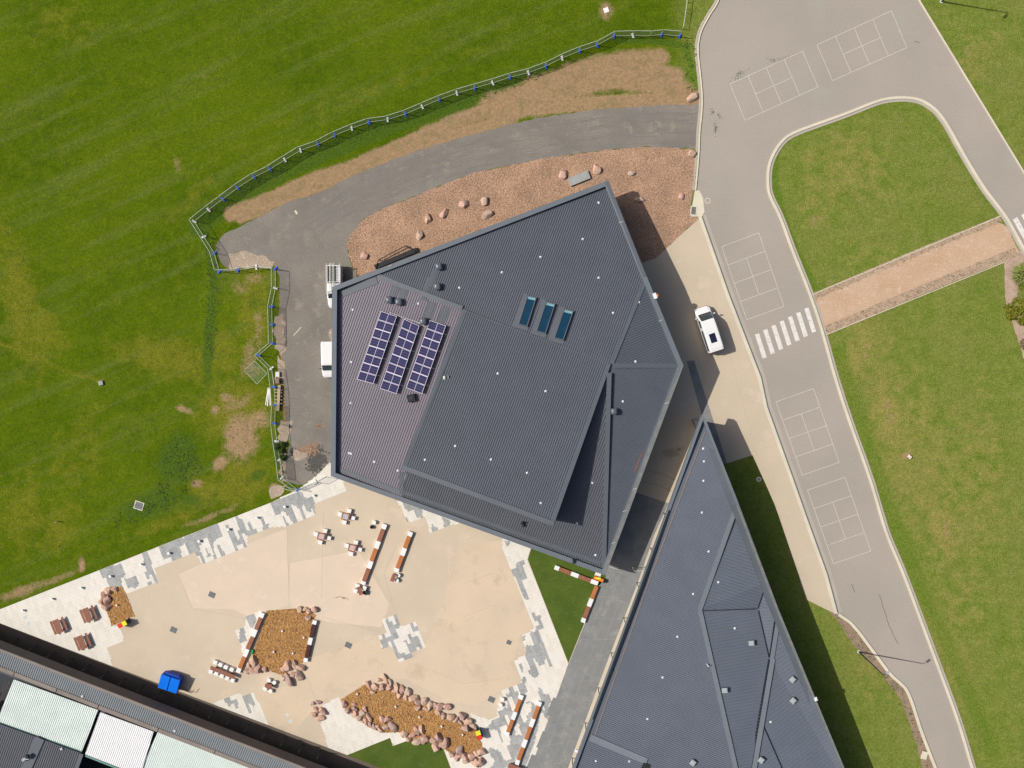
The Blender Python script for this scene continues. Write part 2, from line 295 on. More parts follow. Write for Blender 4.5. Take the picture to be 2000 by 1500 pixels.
def jag(nm, amt=.8, lo=.35, hi=.62, nn=None):
    s_ = mth(n, 'ADD', attr(n, nm).outputs['Fac'], mth(n, 'MULTIPLY', mth(n, 'SUBTRACT', nn or n2, .5), amt*1.6)); return sharp(n, s_, lo, hi)
drycol = mix(n, n3, (.25, .215, .05), (.35, .28, .10))
base = mix(n, mth(n, 'MULTIPLY', jag('dry', 1.1, .25, .9), .72), base, mix(n, attr(n, 'tone').outputs['Fac'], mix(n, n3, (.15, .155, .008), (.225, .205, .03)), drycol))
base = mix(n, mth(n, 'MULTIPLY', jag('lush', .9, .35, .7), .8), base, mix(n, attr(n, 'tone').outputs['Fac'], tall, (.105, .175, .017)))
soil = mix(n, sharp(n, n3, .3, .7), (.31, .205, .11), (.37, .25, .14)); soil = mix(n, sharp(n, n2, .5, .65), soil, (.27, .20, .10))
base = spots(n, b, tc, base, 7, .26); base = mix(n, jag('dirt', 1.0, .36, .76, mth(n, 'ADD', mth(n, 'MULTIPLY', n2, .6), mth(n, 'MULTIPLY', n3, .4))), base, soil)
col = spots(n, b, tc, base, 7, .12); col = spots(n, b, tc, col, 2.2, .16)
n.links.new(col, b.inputs['Base Color']); b.inputs['Roughness'].default_value = .95; b.inputs['Specular IOR Level'].default_value = .0; bump(n, b, n4, .8, .08)
me.materials.append(m); go = D.objects.new('ground', me); C.objects.link(go); tag(go, kind='structure')

# ---------------------------------------------------------------- sheets and strips
def smooth(pts, k=6):
    out = []; n_ = len(pts)
    for i in range(n_-1):
        p0, p1, p2, p3 = (np.array(pts[max(0, min(n_-1, j))], float) for j in (i-1, i, i+1, i+2))
        for t in np.arange(k)/k: out.append(tuple(.5*((2*p1)+(-p0+p2)*t+(2*p0-5*p1+4*p2-p3)*t*t+(-p0+3*p1-3*p2+p3)*t**3)))
    return out+[tuple(pts[-1])]
def rough(pts, amp=.12, step=.5, closed=True):
    out = []; k = len(pts)
    for i in range(k if closed else k-1):
        a, b_ = Vector(pts[i][:2]), Vector(pts[(i+1) % k][:2]); m_ = max(1, int((b_-a).length/step)); nr = Vector((-(b_-a).y, (b_-a).x)).normalized() if (b_-a).length else Vector((0, 0))
        for j in range(m_): out.append(tuple(a.lerp(b_, j/m_)+nr*random.gauss(0, amp)))
    if not closed: out.append(tuple(pts[-1][:2]))
    return out
def sheet(name, poly, z, mat, kind='structure', jag_=0, parent=None, **kw):
    w_ = [tuple(P(x, y)[:2]) for x, y in poly]
    if jag_: w_ = rough(w_, jag_)
    b_ = MB(); b_.face([(x, y, z) for x, y in w_]); o = b_.build(name, mat, parent, **kw)
    if kind: o['kind'] = kind
    if o.data.polygons[0].normal.z < 0: o.data.flip_normals()
    return o
def ribbon(mb, pts, wl, wr, z0, z1):
    "a raised strip along a line of 2-D points, wl to its left and wr to its right"
    pts = [Vector(p[:2]) for p in pts]; L = []; R = []
    for i, p in enumerate(pts):
        a = pts[max(i-1, 0)]; c = pts[min(i+1, len(pts)-1)]; d = (c-a).normalized(); nr = Vector((-d.y, d.x)); L.append(p+nr*wl); R.append(p-nr*wr)
    for i in range(len(pts)-1):
        l0, l1, r0, r1 = L[i], L[i+1], R[i], R[i+1]
        mb.face([(*r0, z1), (*r1, z1), (*l1, z1), (*l0, z1)])
        if z1-z0 > .02:
            mb.face([(*r0, z0), (*r1, z0), (*r1, z1), (*r0, z1)]); mb.face([(*l1, z0), (*l0, z0), (*l0, z1), (*l1, z1)])
    for a, b_ in ((L[0], R[0]), (R[-1], L[-1])):
        if z1-z0 > .02: mb.face([(*a, z0), (*b_, z0), (*b_, z1), (*a, z1)])
W2 = lambda pts: [tuple(P(x, y)[:2]) for x, y in pts]
road_left = smooth([(1420, -60), (1405, 0), (1387, 31), (1372.5, 58), (1366, 82), (1365, 105), (1367, 125), (1370, 153), (1373, 190), (1372, 220), (1368, 260), (1366, 305), (1360, 372)])
road_right = [(1765, -60), (1799, 5), (2000, 335), (2080, 470)]
inner = smooth([(2080, 620), (2040, 555), (1997, 484), (1965, 427), (1926, 375), (1900, 335), (1875, 292), (1850, 247), (1832, 222), (1815, 207), (1795, 196.5), (1773, 192.5), (1750, 192.5), (1725, 196), (1700, 204), (1650, 224), (1600, 242), (1557, 258), (1533, 272),
                (1515, 295), (1503, 325), (1501, 360), (1506, 385), (1525, 425), (1550, 492), (1580, 567), (1604, 637), (1634, 743), (1662, 828), (1700, 935), (1732, 1040), (1767, 1125), (1825, 1280), (1870, 1402), (1900, 1500), (1930, 1590)])
lower = smooth([(1638, 1200), (1650, 1208), (1662, 1217), (1680, 1238), (1700, 1265), (1737, 1314), (1756, 1332), (1770, 1347), (1782, 1375), (1800, 1430), (1827, 1500), (1862, 1590)])
chan = [(1371, 421), (1425, 575), (1487.5, 737), (1500, 795), (1552, 940), (1582, 1025), (1617, 1122), (1637, 1197)]
sheet('road', road_left+[(1371, 385), (1374, 415)]+chan[1:]+lower+inner[::-1]+road_right[::-1], .010, M['road'])
def struct_strip(name, pts, wl, wr, z0, z1, mat):
    b_ = MB(); ribbon(b_, W2(pts), wl, wr, z0, z1); return b_.build(name, mat, kind='structure')
struct_strip('kerb', road_left, -.02, .22, 0, .13, M['kerb']); struct_strip('kerb', road_left, -.27, .52, 0, .022, M['gutter'])
struct_strip('kerb', inner, .08, .24, 0, .13, M['kerb']); struct_strip('kerb', inner, .42, -.08, 0, .022, M['gutter'])
struct_strip('kerb', road_right, .0, .17, 0, .12, M['kerb'])
struct_strip('kerb', lower, .17, .2, 0, .13, M['kerb'])
struct_strip('drain_edge', chan, .5, -.09, 0, .026, M['gutter']); struct_strip('drain_edge', chan, -.09, .5, 0, .026, M['kerb']); struct_strip('drain_channel', chan, .09, .09, 0, .018, M['grate'])
sheet('apron', [(1357, 372), (1366, 372), (1373, 386), (1376, 414), (1371, 423), (1349, 423), (1353, 395)], .03, M['kerb'])
# courts painted on the road
def court(c, long_first, label):
    A_, B_, C_, D_ = [Vector(P(*p)[:2]) for p in c]; lp = lambda a, b_, t: a.lerp(b_, t); b_ = MB()
    # A-B is the short side; A-D the long side
    segs = [(A_, B_), (B_, C_), (C_, D_), (D_, A_)]
    for t in (.25, .5, .75): segs.append((lp(A_, D_, t), lp(B_, C_, t)))
    segs.append((lp(lp(A_, D_, .25), lp(B_, C_, .25), .5), lp(lp(A_, D_, .75), lp(B_, C_, .75), .5)))
    for s_ in segs: ribbon(b_, rough([s_[0], s_[1]], .004, 1, False), .028, .028, .014, .015)
    b_.build('court_marking', M['paint'], kind='structure')
court([(1595.7, 87.5), (1626, 157.5), (1771, 93), (1741, 21)], 0, ''); court([(1425.7, 164), (1455, 235), (1597.5, 170), (1567.5, 100)], 0, '')
court([(1409.5, 482), (1482, 454.5), (1531, 598), (1458.7, 624.5)], 0, ''); court([(1515.5, 785), (1588.7, 759), (1639, 903), (1567, 928)], 0, ''); court([(1577, 957.5), (1650, 932), (1700.7, 1076), (1628, 1101)], 0, '')
zb = MB()
for i in range(8):
    dx, dy = -16.1*i, 8.4*i; zb.face([P(x+dx, y+dy, .0145) for x, y in ((1570.9, 603), (1585.9, 650), (1594.2, 647.4), (1579.2, 600.5))])
for i in range(4):
    dx, dy = 16.5*i, -9*i; zb.face([P(x+dx, y+dy, .0145) for x, y in ((1978, 429), (2000, 468), (2008, 463.5), (1987, 424))])
zb.build('crossing_marking', M['zebra'], kind='structure')
# cracks and stains on the asphalt
cm = MB()
for pts in ([(1663, 1141), (1666, 1149), (1669, 1157)], [(1717, 1161), (1726, 1190), (1737, 1222), (1747, 1246), (1754, 1258)], [(1785, 82), (1790, 81.5), (1797, 83.5)]):
    ribbon(cm, rough(W2(pts), .03, .3, False), .03, .03, .0126, .013)
def flecks(mb, x, y, rx, ry, ang, n_, r=.05, z=.0132):
    c0 = P(x, y); a = math.radians(-ang)
    for _ in range(n_):
        u, v = random.gauss(0, .45)*rx/S, random.gauss(0, .45)*ry/S; xx = c0.x+u*math.cos(a)-v*math.sin(a); yy = c0.y+u*math.sin(a)+v*math.cos(a)
        rr = r*random.uniform(.4, 1.5); t0 = random.uniform(0, 6); z += 1e-6
        mb.face([(xx+rr*math.cos(t0+k*1.26)*random.uniform(.6, 1.2), yy+rr*math.sin(t0+k*1.26)*random.uniform(.6, 1.2), z) for k in range(5)])
flecks(cm, 1442, 147, 9, 12, 50, 70, .045); flecks(cm, 1455, 140, 12, 4, -30, 30, .035); flecks(cm, 1508, 117, 9, 4, 10, 40, .04); flecks(cm, 1525, 116, 14, 3, -15, 35, .035); flecks(cm, 1397, 250, 4, 14, 0, 60); flecks(cm, 1391, 218, 4, 6, 0, 25); flecks(cm, 1405, 228, 5, 12, -20, 20)
flecks(cm, 1550, 107, 20, 3, -18, 30, .03)
cm.build('asphalt_stain', M['wet'], kind='structure')
# service drive, dirt fringe
drive_n = smooth([(1369, 204), (1300, 206), (1187, 212), (1075, 227), (1000, 242), (912, 266), (830, 290), (750, 319), (690, 343), (625, 376), (560, 396), (500, 427), (460, 447), (432, 464), (421, 484), (432, 512), (447, 525)], 3)
drive_s = [(500, 514), (532, 512), (546, 540), (548, 588), (545, 612), (537, 628), (541, 668), (553, 700), (556, 760), (560, 830), (566, 870), (556, 905), (556, 940), (590, 948), (618, 930), (640, 906), (700, 905), (700, 560), (697, 535), (687, 517), (680, 498), (677, 475), (686, 457), (712, 427), (750, 407), (830, 375), (925, 338), (1000, 322), (1075, 308), (1150, 297), (1250, 287), (1345, 289), (1366, 292)]
sheet('service_drive', drive_n+drive_s, .006, M['drive'], jag_=.05)
for poly in ([(447, 500), (480, 492), (520, 500), (538, 514), (520, 524), (470, 522), (448, 528)], [(537, 620), (551, 612), (557, 640), (556, 680), (548, 694), (536, 680)], [(541, 696), (556, 706), (556, 740), (546, 745), (541, 730)], [(548, 822), (566, 824), (572, 834), (560, 850), (556, 905), (562, 935), (548, 940), (545, 880)],
             [(642, 645), (652, 640), (655, 662), (646, 666)], [(572, 875), (590, 880), (600, 893), (585, 900), (570, 895)], [(528, 950), (560, 944), (556, 962), (532, 975)]):
    sheet('dirt_patch', poly, .009, M['dirt'], jag_=.16)
st = MB(); flecks(st, 618, 900, 20, 26, 0, 420, .16, .0075); flecks(st, 604, 885, 14, 8, 0, 60, .1, .0078); flecks(st, 570, 882, 4, 10, 10, 60, .1, .0092); flecks(st, 567, 833, 5, 5, 0, 40, .09, .0092); st.build('wet_stain', M['wet'], kind='structure')
bs = MB(); flecks(bs, 600, 880, 24, 10, 5, 260, .1, .0078); flecks(bs, 625, 832, 10, 4, 0, 50, .1, .0078); flecks(bs, 610, 870, 10, 6, 0, 60, .1, .0079); bs.build('clay_stain', surf('clay_smear', (.26, .16, .10), (.32, .2, .12), 2, 6, .2), kind='structure')
stp = MB(); 
for x, y, rx, ry, n_ in ((622, 777, 10, 12, 40), (597, 800, 20, 40, 60), (600, 885, 20, 16, 160), (579, 655, 6, 6, 12), (470, 470, 40, 20, 90), (600, 520, 60, 60, 70), (560, 860, 8, 50, 130), (546, 650, 7, 28, 160), (1150, 165, 160, 40, 60), (900, 240, 120, 8, 20), (625, 860, 10, 14, 40), (800, 310, 140, 12, 30)): flecks(stp, x, y, rx, ry, -10, n_//2, .04, .0105)
stp.build('loose_stones', M['dirt'], kind='stuff')
stq = MB(); ribbon(stq, rough(W2([(573, 655), (580, 648), (588, 639)]), .03, .2, False), .05, .05, .0081, .0082); ribbon(stq, rough(W2([(577, 411), (580, 418)]), .03, .2, False), .12, .12, .0081, .0082); stq.build('plaster_spill', M['kerb'], kind='structure')
tk = MB()
for k, (off, n_) in enumerate(((8, 150), (20, 130), (34, 150), (46, 120))):
    pts = [(1360, 206+off*1.6), (1187, 214+off*1.5), (1000, 246+off*1.4), (830, 294+off*1.3), (690, 350+off*1.3), (600, 420+off)]
    for _ in range(n_):
        i = random.randrange(5); t = random.random(); a, b_ = P(*pts[i]), P(*pts[i+1]); p = a.lerp(b_, t); d = (b_-a).normalized(); nr = Vector((-d.y, d.x, 0)); p = p+nr*random.gauss(0, .22); L_ = random.uniform(.3, 1.4); w2_ = random.uniform(.02, .05); zt = .0072+(_*5+k)*2e-6
        tk.face([(*(p-d*L_-nr*w2_)[:2], zt), (*(p+d*L_-nr*w2_)[:2], zt), (*(p+d*L_+nr*w2_)[:2], zt), (*(p-d*L_+nr*w2_)[:2], zt)])
tk.build('tyre_track', surf('tracked_asphalt', (.20, .185, .163), (.18, .168, .15), .6, 9, .15, .9), kind='structure')
# mulch around the hall
mul = [(1347, 290), (1358, 300), (1359, 340), (1353, 375), (1349, 405), (1349, 424), (1367, 424), (1330, 458), (1282, 503), (1257, 512), (1200, 520), (1150, 400), (1000, 460), (760, 560), (697, 537), (687, 517), (680, 498), (677, 475), (686, 457), (712, 427), (750, 407), (830, 375), (925, 338), (1000, 322), (1075, 308), (1150, 297), (1250, 287)]
sheet('mulch_bed', mul, .016, M['mulch'], jag_=.06)
yard = [(1369, 424), (1330, 458), (1282, 503), (1257, 512), (1150, 530), (1150, 1000), (1212, 962), (1308, 984), (1300, 1050), (1372, 905), (1420, 905), (1470, 889), (1500, 955), (1520, 1005), (1560, 1125), (1575, 1171), (1617, 1192), (1636, 1200)]+chan[::-1]
sheet('yard', yard, .012, M['yard'])
sheet('grey_strip', [(1341, 705), (1356, 704), (1364, 730), (1384, 792), (1412, 880), (1420, 905), (1404, 905), (1376, 830), (1352, 745)], .0165, M['slate'])
jm = MB(); ribbon(jm, W2([(1264, 919), (1295, 926), (1322, 939)]), .06, .06, .016, .017); ribbon(jm, W2([(1255, 940), (1285, 947), (1315, 961)]), .06, .06, .016, .017); ribbon(jm, W2([(1390, 570), (1480, 890)]), .012, .012, .016, .017); ribbon(jm, W2([(1440, 888), (1530, 866)]), .012, .012, .016, .017); flecks(jm, 1310, 885, 14, 8, 10, 300, .12, .0174); flecks(jm, 1325, 878, 8, 4, 0, 60, .1, .0174); jm.build('yard_joint', M['joint'], kind='structure')
walk = [(1205, 950), (1246, 963), (1307, 983), (1310, 990), (1250, 1130), (1115, 1485), (1075, 1590), (1003, 1590), (1037, 1500), (1110, 1297), (1172, 1140), (1150, 1100), (1150, 1000)]
sheet('walkway', walk, .0165, M['slate'])
wj = MB()
for t in np.linspace(0, 1, 9):
    a = P(1172-137*t, 1165+335*t); c = P(1232-112*t, 1170+315*t); ribbon(wj, [a, c], .015, .015, .0195, .02)
for f_ in (.25, .5, .75): ribbon(wj, W2([(1172+62*f_, 1140+10*f_), (1037+78*f_, 1500-15*f_)]), .015, .015, .0195, .02)
wj.build('walkway_joint', M['slatej'], kind='structure')
wp = MB()
for _ in range(26):
    t = random.random(); f_ = random.random()*.85; c = P(1172-137*t+62*f_, 1150+345*t+6*f_); wp.box((c.x, c.y, .0160), (random.uniform(.6, 1.6), random.uniform(1, 2.6), .0018+random.random()*.001), -math.atan2(.372, .928)+math.radians(0), False)
wp.build('walkway_patch', surf('walkway_dark', (.21, .212, .205), (.235, .235, .225), .6, 9, .1), kind='structure')
struct_strip('walkway_edge', [(1325, 955), (1306, 984), (1278, 1045), (1249, 1130), (1182, 1304), (1118, 1477), (1078, 1590)], .42, .02, 0, .03, M['stripc'])
# lawns, beds and the gravel path between the roads
sheet('gravel_path', [(1587, 578), (1700, 535), (1810, 492), (1900, 455), (1950, 433), (1966, 443), (1985, 478), (1992, 492), (1962, 503), (1870, 541), (1740, 595), (1660, 630), (1610, 650)], .008, M['gravel'], jag_=.05)
bark = surf('bark_border', (.46, .34, .23), (.36, .26, .18), 1.5, 7, .35, .95)
pe = [((1587, 580), (1954, 427), 6), ((1612, 646), (1984, 492), 9)]
for a, c, wd in pe: struct_strip('bark_edge', [a, ((a[0]+c[0])/2, (a[1]+c[1])/2-2), c], wd/S, wd/S, 0, .011, bark)
struct_strip('path_edging', [(1586, 575.5), (1955, 422)], .04, .04, 0, .05, M['kerb']); struct_strip('path_edging', [(1613, 654), (1962, 512)], .04, .04, 0, .05, M['kerb'])
sheet('planting_bed', [(1962, 512), (1990, 492), (2010, 480), (2060, 560), (2060, 800), (2010, 730), (1988, 665), (1974, 622), (1963, 585)], .010, surf('pinkish_bed', (.46, .34, .26), (.38, .27, .2), 1, 7, .25, .95), jag_=.05)
sheet('kerb_bed', [(1620, 1194), (1636, 1200), (1650, 1208), (1662, 1217), (1680, 1238), (1700, 1265), (1737, 1314), (1770, 1347), (1782, 1375), (1800, 1430), (1827, 1500), (1862, 1590), (1835, 1590), (1802, 1500), (1790, 1455), (1775, 1412), (1760, 1367), (1725, 1320), (1675, 1267), (1640, 1220)], .008, M['brown'], jag_=.07)
# ---------------------------------------------------------------- plaza
sheet('plaza', [(660, 900), (640, 906), (618, 930), (590, 950), (563, 965), (528, 982), (310, 1067), (165, 1125), (50, 1171), (-80, 1222), (-80, 1280), (240, 1345), (500, 1440), (800, 1560), (1010, 1590), (1110, 1296), (1182, 1125), (1160, 1000), (800, 880)], .008, M['tan'])
sheet('plaza_panel', [(348, 1122), (440, 1080), (560, 1032), (566, 1180), (500, 1212), (455, 1190), (378, 1188)], 0.0099, M['tanpink'])
sheet('plaza_panel', [(845, 1230), (870, 1150), (900, 1062), (985, 1055), (1042, 1228), (1017, 1240), (1003, 1290), (1018, 1335), (978, 1348), (930, 1378), (880, 1370), (800, 1330), (762, 1290), (826, 1265)], 0.0103, M['tanwarm'])
sheet('plaza_panel', [(566, 1100), (700, 1075), (760, 1180), (745, 1225), (640, 1215), (566, 1185)], 0.0107, M['tanpink'])
sheet('plaza_panel', [(580, 1340), (605, 1285), (745, 1240), (800, 1325), (720, 1330), (665, 1365), (620, 1375), (560, 1445), (430, 1400), (520, 1345)], 0.0111, M['tanwarm'])
jb = MB()
for pts in ([(560, 1030), (565, 1185)], [(632, 1000), (628, 1170)], [(628, 1205), (745, 1235)], [(498, 1213), (440, 1200), (375, 1188), (348, 1122)], [(600, 1322), (618, 1372)], [(905, 1060), (862, 1180)], [(910, 1055), (950, 1035)], [(905, 1140), (960, 1120)], [(905, 1205), (970, 1180)], [(820, 1300), (905, 1335), (985, 1325)], [(770, 1190), (750, 1120), (775, 1065)], [(470, 1345), (430, 1400)]):
    ribbon(jb, rough(W2(pts), .01, .6, False), .018, .018, .0122, .0124)
jb.build('plaza_joint', M['joint'], kind='structure')
jc = MB()
for pts in ([(832, 1237), (958, 1186)], [(747, 1268), (603, 1328)], [(500, 1213), (470, 1240)]): ribbon(jc, W2(pts), .03, .03, .0125, .0127)
jc.build('plaza_joint', M['jointl'], kind='structure')
sq = MB(); flecks(sq, 672, 1168, 10, 2, 12, 60, .05, .0126); flecks(sq, 660, 1166, 8, 2, -20, 30, .04, .0126); sq.build('plaza_stain', M['brown'], kind='structure')
mk = MB(); 
for x, y in ((561, 1396), (567, 1409), (49, 1206), (56, 1218)): c = P(x, y); mk.cyl((c.x, c.y, .0130), .26, .0045, 9)
mk.build('plaza_marking', surf('pale_blue_paint', (.58, .64, .62), (.55, .6, .58)), kind='structure')
UX, UY = .9304, -.3666
def inside(x, y, poly):
    r = False; j = len(poly)-1
    for i in range(len(poly)):
        if (poly[i][1] > y) != (poly[j][1] > y) and x < (poly[j][0]-poly[i][0])*(y-poly[i][1])/(poly[j][1]-poly[i][1])+poly[i][0]: r = not r
        j = i
    return r
K3 = ((380, 980), 11.11); K4 = ((200, 1050), 9.09); K8 = ((460, 880), 7.143); K6 = ((960, 1060), 6.25); K7 = ((960, 1260), 6.25); KC = ((720, 1180), 12.5); K5 = ((740, 960), 6.25); K2 = ((380, 1160), 7.5); KS = ((280, 1280), 8.333)
grey = [zm(*K4, p) for p in ([(-60, 590), (325, 445), (415, 700), (320, 735), (360, 850), (150, 930), (60, 700), (0, 720)], [(390, 735), (600, 680), (650, 850), (600, 870), (625, 925), (560, 880), (450, 905)],
        [(690, 290), (800, 250), (930, 640), (840, 660), (830, 770), (740, 620), (800, 590)], [(930, 640), (985, 800), (930, 820), (870, 650)], [(790, 790), (850, 770), (880, 830), (800, 860)],
        [(1010, 165), (1420, 5), (1500, 50), (1380, 180), (1420, 340), (1230, 415), (1205, 350), (1090, 390)], [(1440, 0), (1640, -75), (1640, 270), (1530, 290), (1460, 80)])]
grey += [zm(*K3, p) for p in ([(0, 670), (500, 480), (600, 750), (490, 790), (390, 950), (340, 960), (260, 790), (200, 800), (180, 900), (110, 940), (120, 1050), (0, 1080)], [(20, 1090), (120, 1060), (245, 1320), (190, 1345), (110, 1170), (60, 1180)],
        [(210, 1010), (270, 1000), (345, 1170), (280, 1190)], [(340, 960), (400, 950), (495, 1225), (440, 1245)], [(490, 900), (550, 940), (590, 1080), (650, 1060), (690, 1150), (570, 1195)],
        [(670, 515), (720, 490), (745, 580), (830, 570), (920, 830), (940, 840), (985, 800), (940, 610), (975, 600), (890, 320), (945, 300), (975, 370), (1050, 370), (1130, 620), (1210, 620), (1150, 430), (1205, 400), (1280, 590), (1345, 580), (1370, 660), (1130, 745), (1100, 680), (1035, 690), (1130, 970), (1075, 990), (1050, 910), (920, 940), (945, 1050), (880, 1070), (735, 680)],
        [(1420, 330), (1460, 310), (1530, 490), (1600, 480), (1620, 555), (1500, 605)])]
grey += [zm(*K8, [(490, 735), (830, 590), (920, 570), (970, 660), (1080, 640), (1150, 880), (1110, 895), (1060, 780), (1050, 850), (1000, 860), (960, 760), (925, 760), (990, 940), (950, 955), (860, 780), (780, 745), (860, 1000), (820, 1010), (760, 960), (700, 850), (630, 860), (745, 1040), (710, 1055), (640, 880), (550, 900)])]
grey += [zm(*K5, p) for p in ([(270, 100), (520, 200), (545, 310), (470, 330), (430, 225), (360, 245), (310, 200)], [(630, 390), (730, 450), (720, 480), (660, 495)], [(760, 300), (860, 340), (870, 410), (805, 440)], [(320, 330), (350, 320), (370, 370), (345, 380)], [(1530, 600), (1600, 600), (1610, 640), (1550, 670)])]
grey += [zm(*K6, p) for p in ([(300, 240), (400, 210), (415, 260), (385, 280), (440, 440), (380, 465), (455, 680), (400, 700), (245, 330), (310, 305)], [(490, 850), (525, 845), (550, 890), (590, 880), (640, 1035), (540, 1070), (530, 1020), (580, 1000), (560, 950), (530, 960)],
        [(470, 1090), (570, 1075), (640, 1240), (700, 1400), (600, 1400), (430, 1400), (400, 1260), (500, 1290), (525, 1270)], [(370, 1150), (410, 1140), (415, 1190), (380, 1200)])]
grey += [zm(*K7, p) for p in ([(640, 0), (740, 250), (715, 265), (660, 170), (640, 230), (580, 260), (530, 160), (510, 160), (580, 380), (520, 400), (440, 330), (470, 290), (420, 130), (430, 0)], [(330, 230), (360, 220), (395, 320), (365, 335)],
        [(370, 400), (420, 385), (440, 430), (410, 460), (440, 560), (400, 600), (350, 600), (310, 490), (380, 460)], [(200, 530), (260, 510), (300, 640), (250, 680)], [(560, 520), (590, 510), (640, 600), (700, 590), (740, 690), (700, 720), (740, 880), (680, 900), (650, 780), (600, 650)],
        [(0, 910), (100, 880), (180, 1230), (140, 1230), (60, 1000), (0, 1060)], [(80, 800), (180, 760), (200, 850), (100, 880)], [(240, 1000), (340, 960), (370, 1080), (300, 1110)], [(300, 820), (420, 900), (520, 1180), (440, 1260), (320, 1120)], [(200, 1200), (300, 1160), (330, 1440), (240, 1440)], [(0, 1230), (60, 1260), (130, 1500), (60, 1500), (0, 1330)], [(430, 1340), (470, 1260), (520, 1290), (480, 1400)])]
grey += [zm(*KC, p) for p in ([(410, 345), (465, 330), (500, 420), (570, 420), (620, 500), (690, 480), (610, 270), (680, 245), (780, 540), (650, 620), (730, 830), (600, 880), (740, 1200), (860, 1160), (920, 1250), (1030, 1200), (870, 900), (930, 890), (980, 980), (1030, 960), (960, 740), (1020, 720), (1080, 820), (1210, 770), (1320, 1080), (1270, 1110), (1230, 1020), (1150, 1050), (1180, 1150), (1050, 1190), (1080, 1300), (890, 1390), (840, 1290), (690, 1340), (540, 920), (460, 940), (490, 1050), (340, 1090), (280, 890), (330, 860), (310, 740), (365, 730), (420, 830), (550, 780)], [(1020, 470), (1080, 455), (1120, 550), (1190, 540), (1225, 640), (1100, 680)])]
grey += [zm(*K2, p) for p in ([(760, 330), (870, 290), (910, 380), (850, 510), (790, 460)], [(660, 520), (720, 500), (770, 680), (650, 720)])]
grey += [zm(*KS, p) for p in ([(1300, 720), (1390, 680), (1420, 750), (1510, 700), (1560, 850), (1510, 860), (1470, 780), (1390, 830)], [(1610, 680), (1750, 610), (1830, 810), (1790, 830), (1740, 790), (1720, 800), (1760, 930), (1710, 940)])]
pav = [[(-80, 1222), (50, 1171), (165, 1125), (310, 1067), (425, 1022), (528, 982), (563, 965), (590, 950), (618, 930), (643, 905), (690, 905), (671, 943), (677, 960.5), (614, 985), (615, 1005), (559, 1028), (526, 1030), (483.5, 1046.6), (482, 1067), (419.6, 1092), (396, 1101.5), (380, 1080), (335, 1097), (302, 1110), (308, 1138), (247, 1160), (240, 1146), (217, 1146), (197, 1168), (208, 1190), (218, 1222), (235, 1225), (242, 1252), (209, 1265), (220, 1299), (236, 1345), (-80, 1260)],
       zm(*K5, [(230, 120), (350, 380), (560, 310), (630, 510), (800, 440), (980, 385), (1000, 240), (300, 0)]),
       [(981, 1050), (981, 1068), (1043, 1228), (1019, 1241), (1029, 1279), (1003, 1290), (1016, 1324), (1019, 1333), (979, 1348), (988, 1370), (970, 1386), (973, 1398), (956, 1407), (920, 1393), (928, 1424), (941, 1452), (945, 1471), (892, 1481), (876, 1468), (864, 1460), (882, 1505), (895, 1590), (1003, 1590), (1037, 1500), (1110, 1297), (1030, 1093), (1035, 1076), (1060, 1060)],
       zm(*KC, [(320, 370), (400, 340), (605, 260), (680, 245), (780, 540), (1010, 480), (1160, 425), (1230, 640), (1390, 1060), (1180, 1150), (1060, 1190), (1080, 1300), (740, 1440), (600, 1030), (480, 1050), (340, 1090), (230, 780), (370, 730), (440, 700)]),
       zm(*K2, [(590, 540), (740, 480), (760, 320), (870, 280), (980, 250), (850, 560), (700, 860), (670, 720)]),
       zm(*KS, [(1150, 770), (1530, 610), (1620, 660), (1800, 590), (2080, 1250), (1150, 900)]),
       zm((500, 1125), 4, [(525, 1000), (650, 950), (700, 1070), (800, 1130), (880, 1180), (1000, 1220), (1080, 1225), (1150, 1215), (1190, 1290), (1080, 1330), (1050, 1265), (760, 1385), (600, 1450), (505, 1150), (540, 1110)])]
me = D.meshes.new('paving'); vv = []; ff = []; rr = []
o0 = P(528, 982); d1 = (P(165, 1125)-o0).normalized()*-1; d2 = Vector((d1.y, -d1.x, 0)); q_ = .2
used_cells = set(); CS = .2
gzone = zm(*K7, [(180, 600), (330, 560), (340, 700), (480, 690), (640, 790), (700, 720), (745, 900), (640, 960), (560, 1200), (480, 1400), (420, 1560), (0, 1560), (-60, 1000), (110, 880), (200, 760)])
gwhite = [zm(*K7, p) for p in ([(-60, 1040), (70, 1030), (150, 1240), (60, 1280), (-60, 1240)], [(100, 1010), (180, 980), (240, 1210), (150, 1250)], [(275, 1000), (330, 955), (370, 1090), (300, 1110)], [(165, 860), (200, 850), (260, 1000), (215, 1010)], [(365, 720), (480, 700), (490, 790), (430, 860), (430, 940), (400, 950), (350, 840)], [(80, 1270), (180, 1240), (240, 1390), (170, 1410)], [(600, 800), (690, 920), (560, 1270), (480, 1560), (390, 1560), (520, 1200), (570, 1000)], [(-60, 1300), (30, 1400), (20, 1480), (-60, 1480)], [(200, 640), (250, 620), (300, 790), (250, 800)])]
